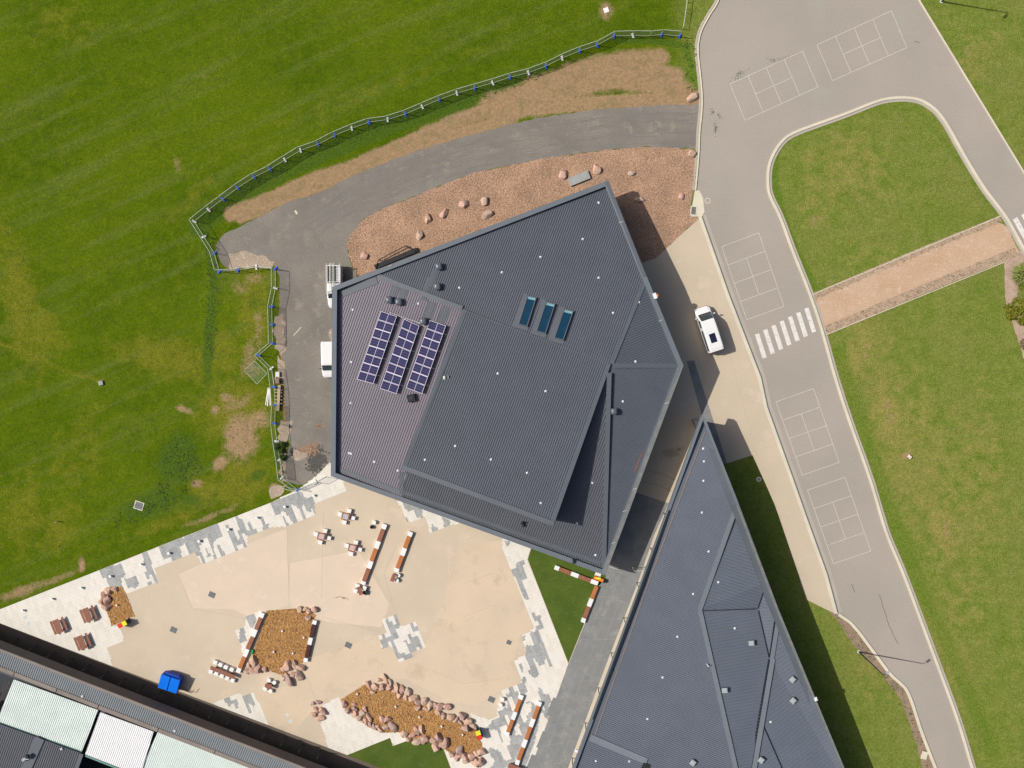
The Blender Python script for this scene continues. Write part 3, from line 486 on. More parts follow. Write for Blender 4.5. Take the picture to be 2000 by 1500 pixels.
for pi, poly in enumerate(pav):
    w_ = [P(*p)-o0 for p in poly]; us = [v.dot(d1) for v in w_]; ws = [v.dot(d2) for v in w_]
    for i in range(int(min(us)/CS)-1, int(max(us)/CS)+2):
        for j in range(int(min(ws)/CS)-1, int(max(ws)/CS)+2):
            if (i, j) in used_cells: continue
            c = o0+d1*(i+.5)*CS+d2*(j+.5)*CS; cx, cy = proj(np.array(c.x), np.array(c.y)); cx = float(cx); cy = float(cy)
            if not inside(cx, cy, poly): continue
            used_cells.add((i, j)); g = 1.0 if any(inside(cx, cy, gp) for gp in grey) else 0.0
            if inside(cx, cy, gzone): g = 0.0 if any(inside(cx, cy, gp) for gp in gwhite) else 1.0
            k = len(vv); 
            for a_, b_ in ((0, 0), (0, 1), (1, 1), (1, 0)): p_ = o0+d1*(i+a_)*CS+d2*(j+b_)*CS; vv.append((p_.x, p_.y, .0145))
            ff.append((k, k+3, k+2, k+1) if d1.cross(d2).z > 0 else (k, k+1, k+2, k+3)); rr.append((g, hash((i//2, (j//4)+(i//2 % 2), pi)) % 1000/1000))
me.from_pydata(vv, [], ff); ca = me.attributes.new('pv', 'FLOAT_COLOR', 'FACE'); ca.data.foreach_set('color', np.array([(g, r, 0, 1) for g, r in rr], np.float32).ravel())
m, n, b, tc = newmat('block_paving'); sp = n.nodes.new('ShaderNodeSeparateColor'); n.links.new(attr(n, 'pv').outputs['Color'], sp.inputs[0])
lite = mix(n, sp.outputs[1], (.68, .64, .56), (.75, .71, .63)); dk = mix(n, sp.outputs[1], (.28, .29, .285), (.38, .385, .375)); dk = mix(n, sharp(n, noise(n, tc, 3, 4), .5, .7), dk, (.43, .42, .39))
col = mix(n, sp.outputs[0], lite, dk); br = n.nodes.new('ShaderNodeTexBrick'); br.inputs['Scale'].default_value = 1; br.inputs['Brick Width'].default_value = .8; br.inputs['Row Height'].default_value = .4
br.inputs['Mortar Size'].default_value = .010; br.inputs['Color1'].default_value = br.inputs['Color2'].default_value = (1, 1, 1, 1); br.inputs['Mortar'].default_value = (.80, .78, .76, 1)
n.links.new(spin(n, tc, -math.atan2(d1.y, d1.x), (1, 1, 1)), br.inputs['Vector']); col = mix(n, 1.0, col, br.outputs[0], 'MULTIPLY'); col = spots(n, b, tc, col, 8, .05)
n.links.new(col, b.inputs['Base Color']); b.inputs['Roughness'].default_value = .85; me.materials.append(m)
po = D.objects.new('paving', me); C.objects.link(po); tag(po, kind='structure')
if me.polygons[0].normal.z < 0: me.flip_normals()
sheet('turf_lawn', [(1036, 1072), (1060, 1060), (1183, 1110), (1183, 1128), (1172, 1142), (1110, 1296.5), (1030, 1093)], .021, M['turf'])
sheet('turf_lawn', [(762, 1441), (767, 1457), (795, 1447), (837, 1440), (865, 1460), (882, 1505), (896, 1590), (640, 1590), (640, 1490)], .021, M['turf'])
struct_strip('turf_edging', [(1036, 1072), (1030, 1093), (1110, 1297)], .06, .04, 0, .035, M['stripc']); struct_strip('turf_edging', [(1110, 1297), (1172, 1142)], .04, .04, 0, .035, M['stripc'])
G1 = [(240, 1146), (263, 1203), (218, 1221.6), (208, 1190), (197, 1168), (217, 1146)]
G2 = [(521, 1192.7), (582.7, 1188), (616, 1200), (612, 1217), (593, 1292), (552, 1318.7), (528, 1310.7), (490, 1285), (496, 1270), (520, 1204)]
G3 = [(711.6, 1336.8), (665.7, 1366.7), (673, 1381), (697, 1400), (720, 1420), (750, 1431), (777, 1430), (794, 1432), (805, 1446), (839, 1446), (864, 1460), (876.6, 1468), (892, 1481), (945, 1471), (941, 1451.6), (928, 1423.6), (906, 1418), (885, 1404), (850, 1386), (815, 1372), (794, 1355), (771, 1348), (740, 1340)]
for g in (G1, G2, G3): sheet('garden_bed', g, .024, M['orange'])
# scattered ground cover: one object each, nobody could count it
def in_world(poly): return [tuple(P(*p)[:2]) for p in poly]
def scatter(name, poly, dens, size, h, mat, lie=False, blades=1, thin=.5, world=None, **kw):
    wp_ = world or in_world(poly); xs = [p[0] for p in wp_]; ys = [p[1] for p in wp_]; ar = (max(xs)-min(xs))*(max(ys)-min(ys)); v = []; f = []; r = []
    for _ in range(int(ar*dens)):
        x, y = random.uniform(min(xs), max(xs)), random.uniform(min(ys), max(ys))
        if not inside(x, y, wp_): continue
        for _b in range(blades):
            t = random.uniform(0, 6.283); s_ = size*random.uniform(.5, 1.5); hh = h*random.uniform(.3, 1.2); k = len(v); c_, si = math.cos(t), math.sin(t); ox, oy = (random.gauss(0, size*.6), random.gauss(0, size*.6)) if blades > 1 else (0, 0)
            a_ = random.uniform(.4, 1.2)
            if lie: v += [(x+ox-c_*s_, y+oy-si*s_, .028+hh*random.random()), (x+ox+si*s_*thin, y+oy-c_*s_*thin, .028+hh*random.random()), (x+ox+c_*s_, y+oy+si*s_, .028+hh)]
            else: v += [(x+ox-si*s_*thin*.5, y+oy+c_*s_*thin*.5, .012), (x+ox+si*s_*thin*.5, y+oy-c_*s_*thin*.5, .012), (x+ox+c_*s_*a_, y+oy+si*s_*a_, hh)]
            f.append((k, k+1, k+2)); r.append(random.random())
    me = D.meshes.new(name); me.from_pydata(v, [], f); a = me.attributes.new('rnd', 'FLOAT', 'FACE'); a.data.foreach_set('value', np.array(r, np.float32)); me.materials.append(mat)
    o = D.objects.new(name, me); C.objects.link(o); return tag(o, kind='stuff', **kw)
for g in (G1, G2, G3): scatter('orange_mulch', g, 60, .13, .10, M['Lorange'], thin=.6, lie=True)
scatter('bark_mulch', mul, 22, .10, .05, M['Lpink'], lie=True)
for a, c, wd in pe: scatter('dead_plants', [(a[0], a[1]-wd), (c[0], c[1]-wd), (c[0], c[1]+wd*1.2), (a[0], a[1]+wd*1.2)], 9, .13, .10, M['Ldead'], blades=3)
scatter('bed_weeds', [(1620, 1194), (1650, 1210), (1700, 1268), (1765, 1350), (1800, 1440), (1820, 1500), (1805, 1500), (1775, 1412), (1725, 1320), (1675, 1267)], 5, .16, .15, M['Lweed'], blades=3)
scatter('lush_weeds', [(385, 440), (440, 402), (520, 356), (620, 305), (720, 264), (840, 225), (960, 185), (1060, 152), (1050, 135), (960, 168), (840, 205), (720, 242), (620, 285), (520, 332), (440, 385)], 5, .2, .16, M['Lweed'], blades=4)
for pl in ([(395, 445), (425, 475), (430, 530), (425, 700), (400, 700), (405, 530)], [(300, 960), (330, 860), (380, 840), (395, 920), (340, 990), (220, 1040), (220, 1010)], [(540, 862), (556, 862), (556, 932), (546, 932)], [(1340, 80), (1358, 90), (1364, 190), (1345, 180), (1330, 110)]):
    scatter('lush_weeds', pl, 4, .2, .18, M['Lweed'], blades=4)
fld = [(-60, -60), (1420, -60), (1380, 30), (1362, 90), (1200, 60), (1000, 145), (700, 240), (500, 340), (370, 430), (410, 520), (530, 530), (520, 700), (540, 930), (310, 1060), (0, 1185), (-60, 1205)]
scatter('grass', fld, 3.0, .16, .09, M['Lgrass'], blades=2)

# ---------------------------------------------------------------- boulders
def boulder(x, y, a, b_, ang, h=None, mi=None, **kw):
    "x, y in survey pixels; a, b half length and width in survey pixels"
    c0 = P(x, y); a, b_ = a/S*1.2, b_/S*1.12; h = h or min(a, b_)*1.25; mi = random.choice((0, 0, 1, 1, 3, 2)) if mi is None else mi
    import bmesh
    bm = bmesh.new(); bmesh.ops.create_icosphere(bm, subdivisions=2, radius=1)
    pl = []
    for _ in range(7):
        t = random.uniform(0, 6.283); pl.append((Vector((math.cos(t), math.sin(t), random.uniform(-.1, .9))).normalized(), random.uniform(.42, .78)))
    pl.append((Vector((random.uniform(-.5, .5), random.uniform(-.5, .5), 1)).normalized(), random.uniform(.45, .7)))
    ca, sa = math.cos(math.radians(-ang)), math.sin(math.radians(-ang))
    for v in bm.verts:
        p = v.co
        for nn, d_ in pl:
            k = p.dot(nn)-d_
            if k > 0: p = p-nn*k
        p = p*(1+random.gauss(0, .012)); q = Vector((p.x*a*1.12, p.y*b_*1.12, p.z*h*.75+h*.42)); v.co = (q.x*ca-q.y*sa, q.x*sa+q.y*ca, max(q.z, 0))
    me = D.meshes.new('boulder'); bm.to_mesh(me); bm.free(); me.materials.append(M['rk'][mi])
    o = D.objects.new('boulder', me); C.objects.link(o); o.location = c0; ORG[o] = c0; return tag(o, **kw), mi
def boulders(k, lst, where, group):
    for i, r in enumerate(lst):
        x, y, a, b_ = r[:4]; ang = r[4] if len(r) > 4 else random.uniform(0, 180); (X0, Y0), sc = k
        o, mi = boulder(X0+x/sc, Y0+y/sc, max(a, b_)/sc, min(a, b_)/sc, ang if len(r) > 4 else (90 if b_ > a else 0))
        big = 'large' if a*b_/sc/sc > 45 else ('small' if a*b_/sc/sc < 24 else 'mid-sized')
        tag(o, f"{big} {RKN[mi]} boulder, {nth(i)} along {where}", 'boulder', group)
k3 = ((590, 1300), 9.376); k4 = ((780, 1320), 7.143)
boulders(k3, [(1220, 340, 100, 50, 70), (1350, 370, 75, 62), (1420, 255, 58, 38, -10), (1520, 230, 85, 52, 70), (1470, 390, 64, 62), (1310, 485, 58, 38), (1620, 290, 75, 48, 70), (1590, 400, 62, 55), (1745, 400, 95, 62, 70), (1700, 470, 40, 34), (1850, 430, 82, 48, 70), (1790, 530, 50, 62), (1900, 585, 55, 45, 60)], 'the plaza edge of the long bed from its narrow end', 'boulders edging the long mulch bed')
boulders(k4, [(45, 190, 55, 38, 70), (135, 230, 64, 48, 60), (100, 290, 42, 42), (210, 310, 62, 52), (280, 370, 52, 48), (260, 440, 48, 42), (360, 340, 54, 52), (370, 450, 52, 42), (430, 400, 54, 54), (500, 400, 58, 38, 80), (580, 430, 54, 54), (540, 500, 48, 38), (670, 430, 50, 50), (620, 550, 48, 48), (705, 560, 60, 54), (790, 600, 42, 42), (880, 550, 60, 54), (850, 640, 54, 30, 60), (950, 630, 64, 60), (940, 720, 64, 64), (1030, 690, 62, 42, 30)], 'the upper edge of the long bed towards the yellow bin', 'boulders edging the long mulch bed')
boulders(k3, [(765, 690, 75, 54, 65), (840, 820, 68, 54, 60), (940, 700, 58, 34, 20), (960, 790, 52, 48), (985, 870, 54, 58), (1060, 960, 74, 44, 30), (1100, 870, 64, 68), (1160, 790, 64, 44, 80), (1170, 1000, 42, 64), (1230, 930, 84, 50, 70), (1255, 1060, 64, 42, 60), (1330, 1130, 74, 44, 60), (1390, 1110, 54, 38, 60), (1470, 990, 84, 64, 50), (1570, 970, 64, 62, 50), (1450, 1180, 64, 44, 40), (1530, 1130, 62, 54), (1660, 1110, 94, 60, 45), (1880, 1250, 64, 48, 50)], 'the white paving side of the long bed', 'boulders edging the long mulch bed')
boulders(k4, [(70, 810, 48, 48), (125, 870, 52, 44, 70), (190, 820, 54, 44), (240, 760, 52, 64, 70), (310, 750, 48, 64, 80), (250, 900, 64, 52), (315, 890, 52, 52), (375, 870, 58, 52), (460, 900, 48, 42), (545, 850, 58, 62, 80), (515, 980, 58, 68), (580, 960, 44, 42), (640, 940, 54, 78, 100), (730, 1090, 54, 42), (790, 1140, 42, 52), (850, 1030, 52, 64, 100), (850, 1110, 54, 48), (915, 1110, 64, 58), (940, 1170, 52, 48), (1010, 1130, 64, 54), (1080, 1080, 52, 48), (1155, 1050, 58, 54), (1060, 1210, 62, 62), (1140, 1180, 58, 58)], 'the turf side of the long bed towards the benches', 'boulders edging the long mulch bed')
boulders(k3, [(200, 690, 44, 44), (300, 670, 54, 42), (260, 790, 64, 42, 60), (380, 810, 84, 62, 50), (210, 880, 62, 48), (340, 960, 72, 52, -10)], 'the loose cluster beside the white paving', 'cluster of boulders on the plaza')
boulders(((380, 1160), 7.5), [(1550, 230, 48, 48), (1615, 225, 38, 38), (1755, 215, 50, 48), (1680, 265, 48, 48), (1655, 340, 48, 42)], 'the top corner of the square bed', 'boulders around the square bed')
boulders(((380, 1160), 7.5), [(870, 970, 95, 54, 60), (800, 1030, 48, 34, -70), (850, 1120, 68, 58, 20), (945, 1090, 68, 54, 60), (770, 1130, 52, 42, 50), (1040, 1095, 48, 44)], 'the square bed corner by the long bench table', 'boulders around the square bed')
boulders(((380, 1160), 7.5), [(1340, 1090, 62, 44), (1385, 1050, 64, 74), (1470, 1050, 84, 44, 70), (1560, 1070, 64, 54), (1440, 1180, 54, 44), (1530, 1180, 68, 62, 50), (1390, 1240, 92, 58, 60), (1315, 1230, 42, 52)], 'the square bed corner above the small round-seat table', 'boulders around the square bed')
boulders(((80, 1120), 6.25), [(900, 190, 42, 32), (820, 210, 48, 42), (780, 260, 52, 42), (745, 330, 38, 52), (810, 320, 48, 52), (810, 405, 58, 48)], 'the picnic-table side of the small corner bed', 'boulders around the corner bed')
for x, y, r, lb in ((1353, 191, 9, 'pink boulder at the end of the dirt verge by the road kerb'), (1350, 301, 7, 'salmon boulder at the mulch corner where drive meets kerb'), (1165, 330, 9, 'square pink boulder beside the grey concrete pit'), (1100, 342, 8, 'pink boulder between the pit and the drive'), (1232, 339, 6, 'small pink boulder alone in open mulch above the hall'),
                    (819, 460, 8, 'pink boulder close to the hall parapet beside the black frame'), (836, 427, 8, 'flat boulder in mulch, low and half shaded'), (867, 416, 8, 'pointed boulder between two others in the mulch row'), (906, 401, 9, 'pink boulder in the mulch row halfway along the hall'), (946, 394, 8, 'upper boulder of a close pair in the mulch'), (951, 420, 9, 'lower boulder of a close pair in the mulch'),
                    (712, 499, 7, 'small boulder at the rounded mulch end near the parked ute'), (1249, 390, 7, 'boulder on the shadow edge beside the hall corner'), (1331, 384, 6, 'small boulder in mulch near the drain pit')):
    o, mi = boulder(x, y, r*1.1, r*.9, random.uniform(0, 180), h=.5*r/8, mi=random.choice((0, 1, 3))); tag(o, lb, 'boulder', 'boulders in the mulch beside the hall')
# ---------------------------------------------------------------- buildings
def planar(poly):
    "the plane that best fits the surveyed corners"
    w_ = [P(*p) for p in poly]; A_ = np.array([[p.x, p.y, 1] for p in w_]); k = np.linalg.lstsq(A_, np.array([p.z for p in w_]), rcond=None)[0]
    out = []
    for (x, y, z), p in zip(poly, w_):
        for _ in range(3): p = P(x, y, float(k[0]*p.x+k[1]*p.y+k[2]))
        out.append((x, y, p.z))
    return out
def tris(poly):
    "poly: [(px,py,z)] -> world triangles plus the survey-picture triangles"
    w_ = [P(*p) for p in poly]; t = geometry.tessellate_polygon([[Vector((p.x, p.y, 0)) for p in w_]])
    return [([w_[i] for i in tr], [poly[i] for i in tr]) for tr in t]
def roof_part(name, poly, rib_dir, spacing, mat, parent, hgt=.075, wid=.085, store=None, flat=True, **kw):
    "a roof plane with its ribs standing on it; rib_dir is a survey-picture direction"
    poly = planar(poly) if flat else poly; mb = MB(); d = Vector((rib_dir[0], -rib_dir[1])).normalized(); nr = Vector((-d.y, d.x)); tt = tris(poly)
    for tw, tp in tt:
        if (tw[1]-tw[0]).cross(tw[2]-tw[0]).z < 0: tw = tw[::-1]
        mb.face(tw)
        a, b_, c = tw; nn = (b_-a).cross(c-a)
        if abs(nn.z) < 1e-6: continue
        zf = lambda x, y: a.z-(nn.x*(x-a.x)+nn.y*(y-a.y))/nn.z
        ks = [nr.dot(p.xy) for p in tw]
        for k in range(int(math.ceil(min(ks)/spacing)), int(math.floor(max(ks)/spacing))+1):
            o_ = k*spacing; hit = []
            for i in range(3):
                p, q = tw[i].xy, tw[(i+1) % 3].xy; u, v = nr.dot(p)-o_, nr.dot(q)-o_
                if (u < 0) != (v < 0): hit.append(p.lerp(q, u/(u-v)))
            if len(hit) < 2 or (hit[0]-hit[1]).length < .05: continue
            p, q = hit[:2]; A = [(p+nr*wid*s_, hh) for s_, hh in ((-.5, -.01), (-.28, hgt), (.28, hgt), (.5, -.01))]; B = [(q+nr*wid*s_, hh) for s_, hh in ((-.5, -.01), (-.28, hgt), (.28, hgt), (.5, -.01))]
            A = [(v.x, v.y, zf(v.x, v.y)+hh) for v, hh in A]; B = [(v.x, v.y, zf(v.x, v.y)+hh) for v, hh in B]
            for i in range(3): mb.face([A[i], A[i+1], B[i+1], B[i]] if (q-p).dot(d) < 0 else [A[i+1], A[i], B[i], B[i+1]])
        if store is not None: store.append(tp)
    return mb.build(name, mat, parent, world=True, **kw)
def roof_z(px, py, store):
    for (x0, y0, z0), (x1, y1, z1), (x2, y2, z2) in store[::-1]:
        dd = (y1-y2)*(x0-x2)+(x2-x1)*(y0-y2)
        if abs(dd) < 1e-9: continue
        a = ((y1-y2)*(px-x2)+(x2-x1)*(py-y2))/dd; b_ = ((y2-y0)*(px-x2)+(x0-x2)*(py-y2))/dd
        if a >= -.01 and b_ >= -.01 and a+b_ <= 1.01: return a*z0+b_*z1+(1-a-b_)*z2
    return 4.5
def cap3(mb, a, b_, wl, wr, h=.08, drop=.06):
    "flashing between two 3-D points: wl to the left, wr to the right"
    a, b_ = Vector(a), Vector(b_); d = (b_-a); d.z = 0; d.normalize(); nr = Vector((-d.y, d.x, 0)); u = Vector((0, 0, h))
    q = [a+nr*wl+u, a-nr*wr+u, b_-nr*wr+u, b_+nr*wl+u]; mb.face(q); dn = Vector((0, 0, -h-drop))
    for i in range(4): mb.face([q[(i+1) % 4], q[i], q[i]+dn, q[(i+1) % 4]+dn])
def inset(pts, dist):
    pts = [Vector(p) for p in pts]; k = len(pts); ar = sum(pts[i].x*pts[(i+1) % k].y-pts[(i+1) % k].x*pts[i].y for i in range(k)); sg = 1 if ar > 0 else -1; out = []
    for i in range(k):
        a, b_, c = pts[i-1], pts[i], pts[(i+1) % k]; d1_ = (b_-a).normalized(); d2_ = (c-b_).normalized(); n1 = Vector((-d1_.y, d1_.x))*sg; n2 = Vector((-d2_.y, d2_.x))*sg
        bs = (n1+n2).normalized(); out.append(b_+bs*dist/max(.4, bs.dot(n1)))
    return out
def parapet(outline, wd, fasc, parent, mat, inner_drop=.6, widths=None):
    w3 = [P(*p) for p in outline]; o2 = [p.xy for p in w3]; i2 = inset(o2, wd); k = len(o2); mb = MB()
    for i in range(k):
        j = (i+1) % k; a, b_, c, d = (*o2[i], w3[i].z), (*o2[j], w3[j].z), (*i2[j], w3[j].z), (*i2[i], w3[i].z)
        up = [a, b_, c, d]; mb.face(up)
        mb.face([(a[0], a[1], a[2]-fasc), (b_[0], b_[1], b_[2]-fasc), b_, a]); mb.face([d, c, (c[0], c[1], c[2]-inner_drop), (d[0], d[1], d[2]-inner_drop)])
    o = mb.build('parapet', mat, parent, world=True)
    return w3, i2, o
def walls(outline3, ins, parent, mat, drop=.85, door=None):
    o2 = inset([p.xy for p in outline3], ins); mb = MB(); mb.prism([tuple(p) for p in o2], 0, [p.z-drop-.02 for p in outline3]); mb.f.pop(0); mb.m.pop(0)
    sf = MB(); k = len(o2)
    for i in range(k):
        j = (i+1) % k; a, b_ = outline3[i], outline3[j]; sf.face([(a.x, a.y, a.z-drop), (b_.x, b_.y, b_.z-drop), (o2[j].x, o2[j].y, b_.z-drop), (o2[i].x, o2[i].y, a.z-drop)])
    mb.build('wall', mat, parent, world=True); sf.build('soffit', M['flash'], parent, world=True); return o2
def windows(o2, parent, edge, n_, z0=1.0, h=1.4, wd=1.6):
    a, b_ = o2[edge], o2[(edge+1) % len(o2)]; d = (b_-a); L_ = d.length; d.normalize(); cen = sum(o2, Vector((0, 0)))/len(o2); nr = Vector((d.y, -d.x)); nr = -nr if nr.dot(a-cen) < 0 else nr
    for i in range(n_):
        c = a+d*L_*(i+.5)/n_+nr*.02; ang = math.atan2(d.y, d.x); f_ = MB(); f_.box((c.x, c.y, z0), (wd, .08, h), ang); fr = f_.build('window', M['flash'], parent, world=True)
        g = MB(); c2 = c+nr*.03; g.box((c2.x, c2.y, z0+.06), (wd-.12, .08, h-.12), ang); g.build('pane', M['glass'], fr, world=True)
# hall (the pentagonal building)
A_out = [(1188, 352, 4.5), (1263, 539, 6.05), (1335, 714, 6.05), (1182, 1124, 4.6), (646, 930, 4.3), (649, 560, 4.3)]
hall = empty('school_hall', P(980, 740, 0), label='five-sided dark ribbed-roof hall with three skylights and solar panels', cat='building')
stA = []; w3, i2, po_ = parapet(A_out, .58, .85, hall, M['parap'], .7)
o2 = walls(w3, 1.15, hall, M['wall'])
for e_, k_ in ((0, 2), (1, 2), (2, 7), (3, 8), (4, 5), (5, 8)): windows(o2, hall, e_, k_)
U = (.343, -.939)
roof_part('roof_plane', [(651, 562, 3.65), (733, 531, 3.75), (905, 603, 5.0), (800, 895, 4.7), (782, 976, 3.9), (649, 927, 3.65)], U, .30, M['roofw'], hall, store=stA, wid=.09)
roof_part('roof_plane', [(782, 976, 3.9), (800, 895, 4.7), (1070, 990, 4.9), (1192, 713, 6.25), (1181, 1118, 4.0)], U, .285, M['roofs'], hall, store=stA)
roof_part('roof_plane', [(1192, 712, 6.3), (1332, 714, 5.5), (1181, 1118, 4.05)], (409, 153), .285, M['roof'], hall, store=stA)
roof_part('roof_plane', [(1192, 712, 6.4), (1261, 541, 5.5), (1332, 714, 5.5)], (360, -150), .285, M['roof'], hall, store=stA)
roof_part('roof_plane', [(733, 531, 3.8), (1187, 356, 3.95), (1261, 541, 5.5), (1192, 712, 6.4), (905, 603, 5.05)], U, .27, M['roof'], hall, store=stA)
q3, r3, s3, t3 = (905, 603, 5.05), (1192, 712, 6.42), (1080, 1027, 8.5), (785, 916, 7.1)
ub = MB(); ub.prism([tuple(P(*p)[:2]) for p in (q3, r3, s3, t3)], 3.4, [p[2]-.02 for p in (q3, r3, s3, t3)]); ub.f.pop(0); ub.m.pop(0); ub.build('upper_wall', M['flash'], hall, world=True)
roof_part('roof_plane', [q3, r3, s3, t3], U, .27, M['roof'], hall, store=stA, label='raised roof plane above the skylights')
Pq, Pr, Ps, Pt = P(*q3), P(*r3), P(*s3), P(*t3)
for a, b_, wl, wr in ((Pt, Ps, .55, .05), (Pr, Ps, .05, .42), (Pq, Pt, .5, .06)): fl = MB(); cap3(fl, a, b_, wl, wr); fl.build('ridge_capping', M['flash'], hall, world=True)
ZM = lambda x, y: P(x, y, max(roof_z(x+i, y+j, stA) for i in (-4, 4) for j in (-4, 4)))
for a, b_, wl, wr, h_ in (((737, 540), (903, 602), .28, .28, .07), ((1192, 709), (1258, 546), .02, .42, .07), ((1198, 714), (1324, 714), .28, .28, .07), ((1191, 728), (1180, 1106), .22, .34, .09)):
    f2 = MB(); cap3(f2, ZM(*a), ZM(*b_), wl, wr, h_); f2.build('ridge_capping', M['flash'], hall, world=True)
ZA = lambda p: P(p[0], p[1], roof_z(p[0], p[1], stA)+.03)
f3 = MB(); cap3(f3, ZA((784, 972)), ZA((784, 922)), .3, .3, .07); f3.build('valley_flashing', M['flash'], hall, world=True)
f3 = MB(); cap3(f3, ZA((668, 573)), ZA((736, 547)), .45, .45, .07); f3.build('eave_flashing', M['flash'], hall, world=True)
f3 = MB(); cap3(f3, P(905, 606, 5.1), P(1190, 712, 6.46), .03, .03, .05); f3.build('lap_seam', M['flash'], hall, world=True)
gt = MB(); ZA = lambda p: P(p[0], p[1], roof_z(p[0], p[1], stA)+.03)
for a, b_, wl, wr in (((655, 567, 3.66), (655, 922, 3.66), .02, .42), ((660, 566, 3.68), (1184, 362, 3.97), .02, .26), ((652, 925, 3.68), (1178, 1114, 4.04), .16, .02), ((1187, 366, 3.97), (1257, 540, 5.53), .02, .10), ((1257, 543, 5.53), (1326, 713, 5.53), .02, .1), ((1326, 716, 5.53), (1181, 1108, 4.08), .02, .12)):
    cap3(gt, ZA(a), ZA(b_), wl, wr, .055)
gt.build('gutter', M['valley'], hall, world=True)  # dark strips paint the parapet's inner shadow along the gutter line
fs = MB(); cap3(fs, ZA((660, 922)), ZA((780, 966)), .62, -.14, .062); cap3(fs, ZA((785, 966)), ZA((1172, 1105)), .62, -.14, .062); fs.build('eave_flashing', M['flash'], hall, world=True)
for nm_, a, b_, mt, wl, wr in (('weathered_capping', (1334, 717, 6.03), (1183, 1122, 4.6), M['parapw'], -.03, .46), ('rusty_gutter_board', (1266, 872, 5.02), (1247, 925, 4.85), M['rust'], -.42, .62), ('parapet_capping', (1189, 354, 4.52), (1263, 539, 6.07), M['flash'], -.03, .46)):
    x_ = MB(); cap3(x_, P(*a), P(*b_), wl, wr, .012, .0); x_.build(nm_, mt, hall, world=True)
cj = MB()
for x, y, a, z in ((1213, 434, 0, 5.2), (1290, 626, 0, 6.08), (1302, 787, 0, 5.78), (1240, 955, 0, 5.28), (1220, 998, 0, 5.1), (762, 519, 0, 4.42), (1198, 1060, 0, 4.85), (825, 668, 0, 4.3)):
    c = P(x, y, z); cj.box((c.x, c.y, c.z), (.5, .05, .03), .35)
cj.build('capping_joint', M['pipe'], hall, world=True)
# apron flashings up-slope of the vents
ap = MB()
for a, b_, wd in (((853, 527), (841, 560), .42), ((846, 545), (830, 588), .62), ((774, 556), (767, 580), .5), ((790, 562), (785, 585), .5), ((846, 590), (832, 628), .52), ((873, 600), (858, 634), .5)):
    cap3(ap, P(*a, roof_z(*a, stA)), P(*b_, roof_z(*b_, stA)), wd, wd, .058)
ap.build('vent_apron', M['flash'], hall, world=True)
def on_roof(px, py, store, dz=0):
    z = roof_z(px, py, store)+dz; return P(px, py, z)
sk = []
for i, q in enumerate((((1031, 579), (1046, 582.5), (1029.5, 637.5), (1014, 632.5)), ((1067, 591), (1082.5, 595), (1066, 651), (1049, 646)), ((1102.5, 605), (1118, 609), (1100, 664), (1084, 659)))):
    w4 = [on_roof(*p, stA, .1) for p in q]; cx = sum(w4, Vector())/4; e = empty('skylight', cx, label=f"long blue glass skylight, {nth(i)} of the three counted from the solar panels", cat='skylight', group='skylights in the hall roof')
    u_ = (w4[0]-w4[3]).normalized(); v_ = (w4[1]-w4[0]).normalized(); L_ = (w4[0]-w4[3]).length; W_ = (w4[1]-w4[0]).length; nz = u_.cross(v_).normalized(); nz = nz if nz.z > 0 else -nz
    def qd(mb, u0, u1, v0, v1, z0, z1):
        c4 = [cx+u_*a+v_*b_ for a, b_ in ((u0, v0), (u0, v1), (u1, v1), (u1, v0))]; lo = [p+nz*z0 for p in c4]; hi = [p+nz*z1 for p in c4]
        mb.face(hi[::-1])
        for k in range(4): mb.face([lo[k], lo[(k+1) % 4], hi[(k+1) % 4], hi[k]])
    g = MB(); qd(g, -L_/2, L_/2-.28, -W_/2, W_/2, 0, .10); g.build('pane', M['skyl'], e, world=True)
    g = MB(); qd(g, L_/2-.28, L_/2, -W_/2, W_/2, 0, .11); g.build('pane', M['skyf'], e, world=True, label='pale blue strip at the top of the glass')
    g = MB(); qd(g, -L_/2-.12, L_/2+.12, -W_/2-.1, -W_/2, -.15, .17); qd(g, -L_/2-.12, L_/2+.12, W_/2, W_/2+.1, -.15, .28); qd(g, L_/2, L_/2+.1, -W_/2, W_/2, -.15, .2); qd(g, -L_/2-.1, -L_/2, -W_/2, W_/2, -.15, .2); g.build('frame', M['vent'], e, world=True)
    g = MB(); qd(g, -L_/2-.5, L_/2+.3, -W_/2-.7, -W_/2-.1, -.16, -.03); qd(g, -L_/2-.5, -L_/2-.12, -W_/2-.1, W_/2+.2, -.16, -.02); g.build('apron', M['flash'], e, world=True)
